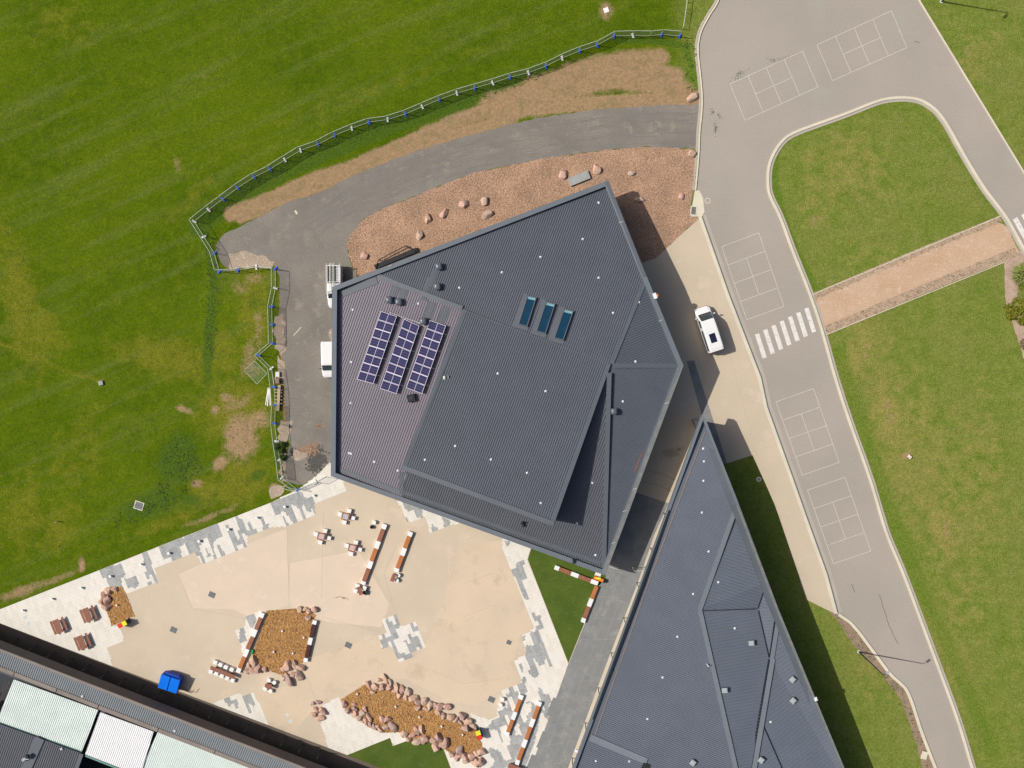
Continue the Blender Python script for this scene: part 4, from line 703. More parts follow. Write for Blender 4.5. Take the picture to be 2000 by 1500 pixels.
# solar arrays
for i, (TL, TR, BL, BR) in enumerate((((744, 607.5), (775, 617.5), (697, 741), (729, 750)), ((789, 622.5), (819, 636), (742, 759), (774, 769.5)), ((839.5, 625), (871, 636), (793, 757.5), (824, 769.5)))):
    a, b_, c, d = (on_roof(*TL, stA, .22), on_roof(*TR, stA, .62), on_roof(*BR, stA, .62), on_roof(*BL, stA, .22)); e = empty('solar_array', sum((a, b_, c, d), Vector())/4, label=('tilted row of dark solar panels closest to the parked vans', 'middle of the three tilted solar panel rows', 'tilted solar panel row touching a cowl vent and black fan')[i], cat='solar panels', group='solar panel rows on the hall roof')
    up = (b_-a).cross(d-a).normalized(); up = up if up.z > 0 else -up
    pt = lambda u, v, h=0: (a.lerp(b_, u)).lerp(d.lerp(c, u), v)+up*h
    for k in range(8):
        v0, v1 = k/8+.002, (k+1)/8-.002; mb = MB(); mb.face([pt(0, v0), pt(1, v0), pt(1, v1), pt(0, v1)][::-1]); mb.mi = 1
        for u0, u1 in ((.025, .488), (.512, .975)): mb.face([pt(u0, v0+.006, .006), pt(u1, v0+.006, .006), pt(u1, v1-.006, .006), pt(u0, v1-.006, .006)][::-1])
        mb.mi = 2
        for u0, u1 in ((.03, .483), (.517, .97)):
            for t in (.36, .62):
                tt_ = v0+(v1-v0)*t; mb.face([pt(u0, tt_, .009), pt(u1, tt_, .009), pt(u1, tt_+.0022, .009), pt(u0, tt_+.0022, .009)][::-1])
        mb.build('panel', [M['pfr'], M['cell'], surf('busbar', (.16, .14, .24), None) if (i, k) == (0, 0) else D.materials['busbar']], e, world=True)
    for v in (.02, .25, .5, .75, .98):
        fr = MB(); fr.bar(pt(0, v, -.04), pt(1, v, -.04), .025); fr.bar(pt(1, v, -.04), pt(1, v, -.04)-Vector((0, 0, .55)), .02); fr.bar(pt(0, v, -.04), pt(0, v, -.04)-Vector((0, 0, .2)), .02); fr.build('rail', M['pfr'], e, world=True)
cb = MB(); pts_ = [on_roof(x, y, stA, .1) for x, y in ((763, 611), (772, 614), (785, 619.5), (806, 626), (819, 631), (833, 639))]
for a, b_ in zip(pts_[:-1], pts_[1:]): cb.bar(a, b_, .035)
for p in pts_[::2]: cb.box((p.x, p.y, p.z), (.16, .12, .1))
cb.build('solar_conduit', M['pfr'], label='thin white conduit joining the tops of the solar rows', cat='conduit')
# roof anchors
used = []; an = MB(); an.box((0, 0, 0), (.24, .24, .05)); an.box((0, 0, .05), (.07, .07, .09)); anp = an.build('roof_anchor', M['anchor'])
A_anc = [(980, 532, 'below the apex parapet, in line with the vent pair'), (897, 562, 'beside the upper cowl vent'), (817, 593, 'above the gap between solar rows one and two'), (689, 605, 'near the parapet above the ladder-rack ute'), (686, 707, 'beside the first solar row low on the pinkish plane'), (972, 729.5, 'in the middle of the raised plane'),
         (1169, 396, 'closest to the apex corner'), (1138, 467, 'second down from the apex corner'), (1055.5, 502, 'above the three skylights'), (1169, 542.5, 'midway between apex and east corner'), (1197.5, 611, 'beside the slanting ridge capping'), (1248, 590, 'at the top of the small triangular plane'), (1241, 706, 'on the ridge of the east corner'),
         (685, 787, 'low beside the west gutter, by itself'), (682, 885, 'first of a touching pair near the corner of the plaza'), (686, 886, 'second of a touching pair near the corner of the plaza'), (731, 902, 'close to the plaza parapet under the pinkish plane'), (777, 919, 'at the foot of the raised plane corner'), (830, 898, 'just inside the raised plane corner'), (889, 871, 'on the lower raised plane, upper one of a loose three'), (959, 897.5, 'on the lower raised plane, middle of a loose three'),
         (1065.5, 764, 'in the raised plane below the skylights'), (1029.5, 923.5, 'near the lower raised plane edge'), (1056, 982.5, 'nearest the shaded corner of the raised plane'), (1216.5, 784, 'above the pale box vent on the east plane'), (1189, 867, 'beside the dark ridge of the east plane'), (1157, 943, 'on the edge of the dark shadow wedge'), (1127, 1022, 'inside the dark shadow wedge'), (1163, 1084, 'close to the lowest hall corner')]
for x, y, lb in A_anc: place(anp, used, on_roof(x, y, stA, .03), random.uniform(-.4, .4), label='white roof anchor '+lb.replace('first of a touching pair near the corner of the plaza','one of a touching pair, nearer the gutter').replace('second of a touching pair near the corner of the plaza','one of a touching pair, farther from the gutter'), cat='roof anchor', group='white anchors on the roofs')
# vents
def cowl(mat, s_=.72):
    e = empty('roof_vent', (0, 0, 0)); m1 = MB(); m1.box((0, 0, 0), (.5*s_, .5*s_, .5*s_)); m1.build('vent_neck', M['flash'], e)
    rings = []
    for z, r in ((.42, .55), (.5, .62), (.62, .60), (.74, .45), (.80, .2)):
        rings.append([(r*s_*(abs(math.cos(t))**.5)*math.copysign(1, math.cos(t)), r*s_*(abs(math.sin(t))**.5)*math.copysign(1, math.sin(t)), z) for t in [2*math.pi*(k+.5)/20 for k in range(20)]])
    m2 = MB(); m2.loft(rings); m2.build('vent_hood', mat, e, smooth=True); return e
cv = cowl(M['vent']); used = []
for x, y, lb in ((858, 521, 'dark square cowl vent, upper of the stacked pair by the long parapet'), (855, 560, 'dark square cowl vent, lower of the stacked pair by the long parapet'), (761, 586, 'dark cowl vent touching another, the one nearer the west corner'), (780, 590, 'dark cowl vent touching another, the one nearer the solar panels'), (827.5, 627.5, 'dark cowl vent squeezed against the third solar row')):
    place(cv, used, on_roof(x, y, stA), .1, label=lb, cat='roof vent', group='cowl vents on the hall')
cv2 = cowl(M['vent'], .66); place(cv2, [], on_roof(1199, 803, stA), .05, label='grey cowl vent alone beside the east ridge of the hall', cat='roof vent')
bx = on_roof(804, 777, stA); e = empty('roof_fan', bx, .2, 'black square fan unit at the foot of the third solar row', 'roof fan'); m1 = MB(); m1.box((0, 0, .1), (.95, .9, .5)); m1.build('housing', M['black'], e); m1 = MB(); m1.cyl((0, 0, .6), .3, .05, 16); m1.build('fan_guard', M['dark'], e)
m1 = MB(); c = on_roof(870, 737.5, stA, .02); m1.box((c.x-.15, c.y, c.z+.1), (.28, .4, .08)); m1.box((c.x-.15, c.y, c.z), (.06, .06, .1)); m1.box((c.x+.35, c.y+.1, c.z), (.06, .3, .25)); m1.build('roof_bracket', M['pipe'], label='small bent metal bracket on the raised roof edge beside the solar rows', cat='bracket')
m1 = MB(); c = P(1279, 578, 6.1); m1.box((c.x, c.y, c.z), (.4, .7, .18), .35); m1.mi = 1; m1.box((c.x+.3, c.y+.1, c.z), (.12, .35, .2), .35); m1.build('parapet_sensor', [M['anchor'], M['hiv']], label='white box with orange edge fixed on the hall parapet', cat='sensor box')
m1 = MB(); c = P(1021, 1025, 4.5); m1.box((c.x, c.y, c.z-.3), (.3, .45, .5), .4); m1.box((c.x-.05, c.y+.35, c.z-.3), (.2, .1, .9), .4); m1.build('gutter_rainhead', M['black'], label='black rainhead midway along the plaza eave of the hall', cat='rainhead')
m1 = MB(); c = P(1121, 1098, 4.5); m1.box((c.x, c.y, c.z-.3), (.35, .3, .5), .4); m1.box((c.x-.1, c.y+.3, c.z-.3), (.12, .25, .8), .4); m1.build('gutter_rainhead', M['black'], label='black rainhead on the hall eave above the turf triangle', cat='rainhead')
m1 = MB(); c = P(1272, 864, 5.2); m1.cyl((c.x, c.y, c.z-.1), .22, .25, 10); m1.build('parapet_lamp', M['ply'], label='small round fitting at the end of the rusty gutter board', cat='light fitting')

# classroom block (long wedge)
B_out = [(1371, 811, 5.4), (1377, 816, 5.4), (1443, 984, 6.4), (1521, 1190, 5.8), (1650, 1500, 5.2), (1684, 1582, 5.1), (1089, 1582, 3.8), (1250, 1145, 3.9)]
cls = empty('classroom_block', P(1400, 1250, 0), label='long wedge-shaped building with dark ribbed roof running beside the road', cat='building')
stB = []; w3, i2, _ = parapet(B_out, .32, .85, cls, M['parap'], .9); o2 = walls(w3, .9, cls, M['wall'])
for e_, k_ in ((2, 4), (3, 6), (6, 9), (7, 7)): windows(o2, cls, e_, k_)
Wd = (250, 92)
R1 = planar([(1374, 818, 4.7), (1441, 983, 5.5), (1367, 1191, 5.0), (1455, 1578, 5.1), (1094, 1578, 3.45), (1253, 1145, 3.7)])
roof_part('roof_plane', R1, Wd, .25, M['roofb'], cls, store=stB)
m1_, m2_, m3_ = R1[1], R1[2], R1[3]; u1_ = (1497, 1137, m1_[2]-.45); v1_ = (1480, 1189, m2_[2]-.6); v2_ = (1519, 1189, m2_[2]-.1); u3_ = (1502, 1285, m2_[2]-.5)
v4_ = (1452, 1578, m3_[2]-.2); e4_ = (1681, 1578, 4.7)
for rp, rd, sp_ in (([m1_, u1_, v1_, m2_], (500, 160), .40), ([u1_, v2_, v1_], (500, 160), .40), ([m2_, v1_, u3_, v4_, m3_], (500, -75), .40), ([v1_, v2_, u3_], (500, -75), .40), ([v2_, e4_, v4_, u3_], (80, -62), .45)):
    roof_part('roof_plane', rp, rd, sp_, M['roofb'], cls, store=stB, hgt=.06, flat=False)
ZR = lambda x, y: P(x, y, max(roof_z(x-4, y, stB), roof_z(x+4, y, stB))+.06)
fb = MB(); cap3(fb, ZR(1439, 988), ZR(1367, 1191), .25, .28, .10); cap3(fb, ZR(1367, 1191), ZR(1453, 1570), .25, .28, .10); cap3(fb, ZR(1517, 1198), ZR(1503, 1285), .55, -.05, .10); cap3(fb, ZR(1504, 1285), ZR(1456, 1570), .62, -.05, .10)
cap3(fb, ZR(1152, 1443), ZR(1262, 1490), .62, .2, .09); fb.build('ridge_capping', M['flashb'], cls, world=True)
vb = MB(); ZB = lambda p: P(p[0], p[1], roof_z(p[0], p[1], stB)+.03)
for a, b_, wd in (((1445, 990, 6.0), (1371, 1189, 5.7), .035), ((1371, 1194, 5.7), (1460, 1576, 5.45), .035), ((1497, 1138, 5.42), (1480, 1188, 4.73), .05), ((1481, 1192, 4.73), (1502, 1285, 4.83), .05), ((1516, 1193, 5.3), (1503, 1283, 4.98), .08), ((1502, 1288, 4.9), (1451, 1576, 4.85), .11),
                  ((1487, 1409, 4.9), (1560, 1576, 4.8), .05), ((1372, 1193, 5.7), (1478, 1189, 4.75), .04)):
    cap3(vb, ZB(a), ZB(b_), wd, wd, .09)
vb.build('valley_gutter_shade', M['valley'], cls, world=True)  # near-black strips paint the shade along the roof's valleys and steps
vg = MB()
for a, b_, w1_, w2_ in (((1446, 994, 6.02), (1516, 1187, 5.45), -.01, .13), ((1520, 1197, 5.4), (1678, 1576, 4.8), -.01, .13), ((1369, 822, 5.05), (1252, 1143, 3.6), .28, -.02), ((1252, 1143, 3.6), (1096, 1570, 3.5), .28, -.02)):
    cap3(vg, ZB(a), ZB(b_), w1_, w2_, .065)
vg.build('gutter', M['valley'], cls, world=True)  # edge gutters coloured near black, with their shade painted in
gr = MB(); cap3(gr, ZB((1371, 842)), ZB((1256, 1150)), .42, -.30, .07); cap3(gr, ZB((1256, 1150)), ZB((1155, 1438)), .42, -.30, .07); gr.build('gutter_guard', surf('leaf_guard', (.30, .22, .17), (.20, .17, .15), 6, 9, .3), cls, world=True)
x_ = MB(); cap3(x_, P(1443, 986, 6.42), P(1521, 1190, 5.82), -.03, .3, .012, 0); cap3(x_, P(1521, 1190, 5.82), P(1683, 1580, 5.12), -.03, .3, .012, 0); x_.build('weathered_capping', M['parapw'], cls, world=True)
used = []; used.append(1)
for x, y, lb in ((1373.5, 876, 'nearest the pointed end'), (1375, 901, 'second from the pointed end'), (1374, 939, 'third from the pointed end'), (1371, 1001, 'fourth from the pointed end'), (1384, 1077, 'above the ridge bend'), (1403, 1137, 'on the small upper wing plane'), (1354, 1160, 'just before the ridge bend'), (1323, 1243.5, 'second down the slope from the ridge bend'), (1435, 1227, 'above the skylight box on the middle plane'),
                 (1294, 1323, 'third down the slope from the ridge bend'), (1264.5, 1404, 'fourth down the slope from the ridge bend'), (1164, 1486, 'near the white wall box, nearer the eave'), (1229, 1487, 'beside the cut corner of the lapped sheet'), (1505, 1410, 'on the outer plane by the slanting seam')):
    place(anp, used, on_roof(x, y, stB, .03), random.uniform(-.4, .4), label='white plate on the wedge roof, '+lb, cat='roof anchor', group='white anchors on the roofs')
e0 = empty('box_vent', (0, 0, 0)); m1 = MB(); m1.box((0, 0, 0), (.55, .5, .45)); m1.build('vent_box', M['flash'], e0); m1 = MB(); m1.box((0, 0, .45), (.68, .62, .05)); m1.box((0, 0, .5), (.5, .44, .05)); m1.build('vent_cap', M['ventl'], e0); used = []
for x, y, a, lb in ((1466, 1254, .1, 'pale box vent on the middle plane of the wedge roof, upper one'), (1414, 1346, .1, 'pale box vent beside the ridge of the wedge roof'), (1352, 1487, .9, 'pale box vent low on the main wedge plane'), (1485, 1482, .9, 'pale box vent at the lower end beside the valley'), (1546, 1325, .8, 'upper of two pale box vents on the outer plane'), (1547, 1366, .8, 'lower of two pale box vents on the outer plane')):
    place(e0, used, on_roof(x, y, stB), a, label=lb, cat='roof vent', group='box vents on the wedge roof')
m1 = MB(); c = on_roof(1258, 1496, stB, .05); m1.box((c.x, c.y-.6, c.z), (.9, 2.0, .18), -.35); m1.build('roof_hatch', M['black'], label='black roof hatch at the lower edge of the wedge roof', cat='hatch')
m1 = MB(); c = on_roof(1381, 1297, stB, 0); m1.cyl((c.x, c.y, c.z), .07, .8, 8); m1.build('flue_pipe', M['anchor'], label='thin white flue pipe beside the ridge of the wedge roof', cat='flue')
m1 = MB(); c = P(1199, 1308, 3.7); m1.box((c.x, c.y, c.z-.3), (.3, .35, .45), .3); m1.build('gutter_rainhead', M['black'], label='black rainhead on the wedge roof eave beside the grey walkway', cat='rainhead')
m1 = MB(); c = P(1133, 1472, 3.2); m1.box((c.x, c.y, c.z-.2), (.5, .9, .3), -.37); m1.mi = 0; c2 = P(1127, 1468, 3.0); m1.box((c2.x, c2.y, 2.7), (.5, .3, .2), -.37); m1.build('wall_unit', M['white'], label='white box unit on the eave by the walkway', cat='wall unit')
m1 = MB(); c = P(1593, 1365, 5.5); m1.box((c.x, c.y, c.z), (.35, .45, .12), .3); m1.build('parapet_sensor', M['anchor'], label='small white box on the outer parapet of the wedge roof', cat='sensor box')
used = []; pm = MB(); pm.cyl((0, 0, 0), .055, 2.9, 8); pm.box((0, 0, 2.9), (.16, .16, .12)); pp = pm.build('eave_post', M['dark'])
for i, (x, y) in enumerate(((1296, 1002), (1270, 1070), (1243.5, 1137.5), (1218, 1206), (1193.5, 1274.5), (1168, 1343), (1143, 1411.5), (1117.5, 1480), (1092, 1548))):
    place(pp, used, P(x, y), 0, label=f"thin dark post under the walkway eave, {nth(i)} from the dark courtyard end", cat='post', group='eave posts along the walkway')

# library wing at the lower corner
Ca, Cb = P(-150, 1209, 4.7), P(720, 1548.3, 4.7); dC = (Cb-Ca).normalized(); nC = Vector((dC.y, -dC.x, 0)); LC = (Cb-Ca).length
lib = empty('library_wing', P(150, 1450, 0), label='low wing with grey fascia, ribbed strip roof and pale green canopy roofs', cat='building')
def cp(s_, t_, z): v = Ca+dC*s_+nC*t_; return Vector((v.x, v.y, z))
def cbox(mb, s0, s1, t0, t1, z0, z1): mb.prism([tuple(cp(s_, t_, 0)[:2]) for s_, t_ in ((s0, t0), (s1, t0), (s1, t1), (s0, t1))], z0, z1, True)
m1 = MB(); cbox(m1, 0, LC, 0, .18, 2.5, 4.55); m1.build('fascia', M['fascia'], lib, world=True)
m1 = MB(); cbox(m1, 0, LC, -.03, .30, 4.55, 4.72); m1.build('edge_capping', M['beam'], lib, world=True)
def cproj(v): x, y = proj(np.array(v.x*1.0), np.array(v.y*1.0)); return v
mb = MB(); ribs_t0, ribs_t1 = .30, 2.2
mb.face([cp(0, ribs_t0, 4.62), cp(0, ribs_t1, 4.40), cp(LC, ribs_t1, 4.40), cp(LC, ribs_t0, 4.62)])
for k in range(int(LC/.27)):
    s_ = k*.27; 
    for a0, a1, h0, h1 in ((0, .04, 0, .07), (.04, .11, .07, .07), (.11, .15, .07, 0)):
        sk_ = -.10
        mb.face([cp(s_+a0, ribs_t0, 4.62+h0), cp(s_+a0+sk_, ribs_t1, 4.40+h0), cp(s_+a1+sk_, ribs_t1, 4.40+h1), cp(s_+a1, ribs_t0, 4.62+h1)])
o = mb.build('roof_plane', M['roofc'], lib, world=True)
m1 = MB()
cuts = [0] + [(P(x, y, 4.5)-Ca).dot(dC) for x, y in ((27, 1316), (111, 1347), (192, 1380), (310, 1422), (421, 1465))] + [LC]
for a, b_ in zip(cuts[:-1], cuts[1:]): cbox(m1, a+.05, b_-.05, 2.2, 2.72, 4.1, 4.52)
m1.build('gutter_beam', M['beam'], lib, world=True)
m1 = MB(); cbox(m1, 0, LC, 3.0, 3.2, 0, 4.0); m1.build('wall', M['wall'], lib, world=True)
m1 = MB(); cbox(m1, 0, LC, .18, 3.0, 2.45, 2.5); m1.build('soffit', M['fascia'], lib, world=True)
for i in range(16):
    s_ = 8+i*3.4; f_ = MB(); cbox(f_, s_, s_+2.2, 2.94, 3.0, .3, 2.2); fr = f_.build('window', M['flash'], lib, world=True); f_ = MB(); cbox(f_, s_+.08, s_+2.12, 2.92, 2.96, .4, 2.1); f_.build('pane', M['glass'], fr, world=True)
def canopy(poly, z, mat, lab, sp=.25):
    return roof_part('canopy_roof', [(x, y, z_) for (x, y), z_ in zip(poly, z)], (-1, 2.6), sp, mat, lib, hgt=.05, wid=.07, label=lab)
canopy([(27, 1327), (192, 1387), (160, 1467), (-6, 1408)], [4.3, 4.3, 4.15, 4.15], M['mint'], 'pale green translucent roof sheets')
canopy([(196, 1391), (300, 1429), (274, 1515), (166, 1473)], [4.5, 4.5, 4.35, 4.35], M['whitesh'], 'bright white roof sheets between the green ones')
canopy([(308, 1430), (480, 1496), (600, 1545), (560, 1660), (250, 1560)], [4.3, 4.3, 4.3, 4.1, 4.1], M['mint'], 'pale green translucent roof sheets beside a dark gap')
m1 = MB(); cap3(m1, P(-6, 1410, 4.12), P(160, 1469, 4.12), .12, .12, .05); cap3(m1, P(167, 1476, 4.3), P(274, 1518, 4.3), .12, .1, .05); m1.build('canopy_gutter', surf('green_gutter', (.16, .30, .26), (.14, .26, .23), 1, 5, .1), lib, world=True)
roof_part('roof_plane', [(-100, 1378, 4.4), (0, 1414, 4.4), (161, 1472, 4.4), (140, 1530, 4.5), (100, 1640, 4.6), (-100, 1600, 4.6)], (-.343, .939), .27, M['roofs'], lib, hgt=.07, label='dark ribbed lower roof')
m1 = MB(); m1.prism(W2([(-100, 1395), (0, 1425), (163, 1472), (143, 1530), (108, 1620), (-100, 1590)]), 0, 4.2); m1.build('wall', M['wall'], lib, world=True, label='dark wall block under the lower roof')
m1 = MB(); cap3(m1, P(161, 1473, 4.45), P(141, 1528, 4.5), .15, .35, .06); m1.build('ridge_capping', M['flash'], lib, world=True)
m1 = MB(); a = P(78, 1442, 4.52); b_ = P(48, 1510, 4.6); cap3(m1, a, b_, .6, .6, .05); m1.build('vent_apron', M['flash'], lib, world=True)
for a_, b_ in (((0, 1325), (26, 1327)), ((0, 1327), (-8, 1410))): pass
m1 = MB()
for k in range(5):
    y0 = 1331+k*15.5; x0 = 27-k*6; m1.prism([tuple(P(x, y, 0)[:2]) for x, y in ((x0-8, y0), (x0+4, y0+2), (x0, y0+12), (x0-11, y0+10))], 4.02, 4.06, True)
m1.build('shaded_tab', surf('shaded_green_sheet', (.30, .42, .38), (.26, .38, .35), 1, 5, .1), lib, world=True)  # darker green puts the canopy edge's shadow notches into the tabs' colour
m1 = MB(); a = P(13, 1322, 4.3); b_ = P(-14, 1392, 4.3)
m1.bar(P(20, 1330, 3.6), P(-6, 1384, 3.6), .06); m1.bar(P(14, 1329, 3.6), P(-12, 1383, 3.6), .04); m1.bar(P(4, 1340, 3.6), P(18, 1345, 3.6), .04); m1.build('canopy_frame', M['fascia'], lib, world=True)
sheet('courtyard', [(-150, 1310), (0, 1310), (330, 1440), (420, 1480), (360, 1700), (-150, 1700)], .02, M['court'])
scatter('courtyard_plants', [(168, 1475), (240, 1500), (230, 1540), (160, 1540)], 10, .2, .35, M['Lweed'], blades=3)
sheet('veranda_floor_shade', [(-80, 1187), (0, 1217), (217, 1300), (500, 1407), (700, 1483), (790, 1518), (790, 1570), (640, 1512), (300, 1382), (0, 1268), (-80, 1238)], .027, M['veranda'])  # dark floor colour reaches the roof's shadow edge, painting shade over the paving
used = []; pm = MB(); pm.cyl((0, 0, 0), .06, 2.5, 8); pm.box((0, 0, 0), (.2, .2, .03)); pp = pm.build('veranda_post', M['dark'])
for i, x in enumerate((-1, 36, 72, 107, 142, 176, 211, 246, 281, 315, 350, 384, 418, 453, 488, 522, 557, 592, 627)):
    place(pp, used, P(x, 1260.5+.371*(x-72)), 0, label=f"dark veranda post in the shade of the low wing, {nth(i)} from the picnic-table end", cat='post', group='posts of the low wing veranda')
used = [1]
for x, y, lb in ((161, 1360, 'above the seam of green and white sheets'), (341, 1427.5, 'further along past the white canopy')):
    c = P(x, y, 4.55); place(anp, used, c, .3, label='white anchor on the low grey strip roof, '+lb, cat='roof anchor', group='white anchors on the roofs')
place(anp, used, P(120, 1463, 4.6), .3, label='white anchor on the dark lower roof near the green sheets', cat='roof anchor', group='white anchors on the roofs')
c = P(57, 1477, 4.6); e = empty('exhaust_fan', c, .3, 'white exhaust fan with black cowl on the dark lower roof', 'roof fan'); m1 = MB(); m1.cyl((0, 0, 0), .28, .5, 12); m1.box((-.55, -.1, .1), (.5, .35, .35), .4); m1.build('fan_body', M['ventl'], e); m1 = MB(); m1.cyl((.1, .15, .5), .33, .22, 12, .2); m1.build('fan_cowl', M['black'], e)
# ---------------------------------------------------------------- site fence
feet = [(1327.5, 71, 1), (1292, 68, 1), (1270, 70.5, 0), (1236, 70, 2), (1199, 71, 1), (1166, 89, 1), (1132, 100, 1), (1098, 114, 2), (1066, 130, 1), (1032, 142.5, 2), (996, 151.5, 1), (962.5, 162.5, 2), (927.5, 172.5, 1), (892.5, 182.5, 2), (858, 195, 1), (825, 209, 2), (792, 223, 1), (757.5, 234, 2), (721, 239, 1), (687.5, 251, 2), (654, 265, 1), (622, 282, 1), (587.5, 294, 2), (557, 312.5, 2), (528, 331, 1),
        (497, 346, 1), (465, 367, 1), (436, 389, 1), (408, 410, 2), (380, 432.5, 2), (399, 462.5, 2), (419, 494.5, 1), (429, 530, 1), (465, 527.5, 1), (501, 522, 2), (538, 525, 1), (538.4, 563, 2), (531, 599, 1), (532, 634, 1), (532.6, 670.5, 1), (505.5, 694, 1), (531, 719, 2), (536, 755.7, 1), (538.4, 791, 1), (537, 827, 1), (541, 862, 2), (547, 898, 2), (551, 933, 2), (582, 956, 1)]
def fence_panel(a, b_, ht, meshmat, **kw):
    a, b_ = Vector(a), Vector(b_); d = (b_-a); L_ = d.length; e = empty('site_fence', a, math.atan2(d.y, d.x), **kw); m1 = MB(); z0 = .16
    for p, q in (((0, 0, z0), (L_, 0, z0)), ((0, 0, ht), (L_, 0, ht)), ((0, 0, .02), (0, 0, ht)), ((L_, 0, .02), (L_, 0, ht))): m1.bar(p, q, .027)
    m1.build('frame', M['pipe'], e); m1 = MB(); m1.face([(0, 0, z0), (L_, 0, z0), (L_, 0, ht), (0, 0, ht)]); m1.build('wire_mesh', meshmat, e); return e
def lerp_(p, q, t): return (p[0]+(q[0]-p[0])*t, p[1]+(q[1]-p[1])*t)
fw = [P(x, y) for x, y, _ in feet]
for i in range(len(feet)-1):
    a, b_ = fw[i], fw[i+1]; d = (b_-a).normalized(); green_ = (i < 29) or i in (37, 38, 43, 45, 46)
    nm = f"green-clothed fence panel, {nth(i)} from the road kerb along the field" if i < 29 else f"open wire fence panel, {nth(i-29)} after the sharp corner of the fence" if i < 35 else f"wire fence panel beside the drive, {nth(i-35)} down from the drive corner"
    fence_panel(a+d*.06, b_-d*.06, 2.0, M['shade'] if green_ else M['mesh'], label=nm, cat='fence panel', group='temporary fence panels round the site')
prot = {}
for k, mt in ((1, M['blueb']), (2, M['white'])):
    m1 = MB(); m1.box((0, 0, 0), (.62, .24, .13)); m1.box((0, 0, .13), (.46, .18, .05)); prot[k] = (m1.build('ballast_block', mt), [])
for i, (x, y, k) in enumerate(feet):
    if not k: continue
    a = fw[max(i-1, 0)]; b_ = fw[min(i+1, len(fw)-1)]; d = b_-a; pr, us = prot[k]
    place(pr, us, fw[i], math.atan2(d.y, d.x)+math.pi/2+random.uniform(-.35, .35), label=f"{'blue' if k == 1 else 'white'} fence foot block under the {nth(i)} fence post from the road kerb", cat='fence block', group='block feet of the site fence')
fence_panel(P(558, 950), P(583, 956), 1.9, M['mesh'], label='wire gate panel swung open at the plaza corner of the site', cat='fence panel', group='gate panels at the plaza corner')
fence_panel(P(586, 954), P(616, 941), 1.0, M['shade'], label='low folded barrier between two blue-white feet on the paving', cat='barrier')
fence_panel(P(617, 941), P(636, 931), 1.8, M['mesh'], label='short wire panel reaching the hall corner on the paving', cat='fence panel', group='gate panels at the plaza corner')
m1 = MB(); c = P(615, 941.5); m1.box((c.x, c.y, 0), (.5, .5, .16), .5); m1.build('ballast_block', M['conc'], label='pale weight block at the hall end of the low barrier', cat='fence block')
q = [P(497, 704.5, .03), P(521.6, 729.6, .03), P(502, 750, .03), P(477, 723.7, .03)]
e = empty('site_fence', q[0], 0, label='wire fence panel lying flat on the grass', cat='fence panel'); m1 = MB()
for k in range(4): m1.bar(q[k], q[(k+1) % 4], .025)
for t in np.linspace(.08, .92, 11): m1.bar(q[0].lerp(q[3], t), q[1].lerp(q[2], t), .006, 4)
for t in np.linspace(.1, .9, 9): m1.bar(q[0].lerp(q[1], t), q[3].lerp(q[2], t), .006, 4)
m1.build('frame', M['pipe'], e, world=True)
# timber and offcuts at the fence
def plank(x0, y0, x1, y1, wd, z, h, mat, lb, cat='plank', grp=None, nm='plank'):
    a, b_ = P(x0, y0), P(x1, y1); c = (a+b_)/2; d = b_-a; m1 = MB(); m1.box((0, 0, 0), (d.length, wd, h)); o = m1.build(nm, mat); o.location = (c.x, c.y, z); o.rotation_euler = (0, 0, math.atan2(d.y, d.x)); return tag(o, lb, cat, grp)
plank(547, 752, 544, 802, .36, .30, .10, M['ply'], 'long thick timber beam on top of the offcut stack')
for i, y in enumerate((761, 766, 773, 780, 787)): plank(537, y, 552, y+1, .09, .04+.0*i, .26, M['ply'], f"short bearer timber under the long beam, {nth(i)} from the upper end", 'timber', 'bearers under the beam', 'bearer')
plank(534, 738, 536, 750, .12, .0, .08, M['ply'], 'short upright offcut leaning by the fence post', nm='offcut'); plank(538, 737, 539, 749, .12, .0, .08, M['conc'], 'second short pale offcut beside the first one at the post', nm='offcut')
m1 = MB(); c = P(543, 731); m1.box((c.x, c.y, 0), (.5, .65, .35)); m1.build('crate', M['conc'], label='pale cream box by the fence above the timber stack', cat='crate')
m1 = MB(); c = P(543.5, 743.5); m1.box((c.x, c.y, 0), (.55, .7, .45)); m1.mi = 1; m1.box((c.x, c.y, .45), (.42, .5, .06)); m1.build('crate', [M['tim2'], M['beam']], label='brown open crate between the cream box and timber stack', cat='crate')
for i, (x0, y0, x1, y1) in enumerate(((524, 757, 519, 791), (525.5, 757, 522.5, 793), (526.5, 757, 528, 792))): plank(x0, y0, x1, y1, .13, 0, .05, M['conc'], ('pale board fanned out on the grass, the one farthest from the fence', 'middle pale board of three fanned on the grass', 'pale board of three closest to the fence line')[i], 'board', 'pale boards on the grass', 'board')

# ---------------------------------------------------------------- vehicles (front along +x)
def van(secs, name, parts, **kw):
    e = empty(name, (0, 0, 0), **kw); rings = []
    for x, hw, zt, tw in secs:
        zb = .32; mid = min(1.05, zt-.05)
        half = [(hw*.9, zb), (hw, zb+.14), (hw, (zb+mid)/2), (hw*.99, mid), (tw+(hw-tw)*.35, zt-.14 if zt > 1.3 else zt-.06), (tw, zt-.04), (tw*.86, zt)]
        rings.append([(x, y, z) for y, z in half]+[(x, -y, z) for y, z in half[::-1]])
    m1 = MB(); m1.loft(rings); m1.build('body', M['car'], e, smooth=False)
    return e
def wheel_set(e, xs, hw, r=.34):
    for x in xs:
        for s_ in (-1, 1):
            m1 = MB(); m1.bar((x, s_*(hw-.22), r), (x, s_*(hw+.01), r), r, 18); wh = m1.build('wheel', M['black'], e); m1 = MB(); m1.bar((x, s_*(hw-.02), r), (x, s_*(hw+.025), r), r*.55, 14); m1.build('rim', M['pipe'], wh)
def quad_part(e, name, mat, pts, **kw): m1 = MB(); m1.face(pts); return m1.build(name, mat, e, **kw)
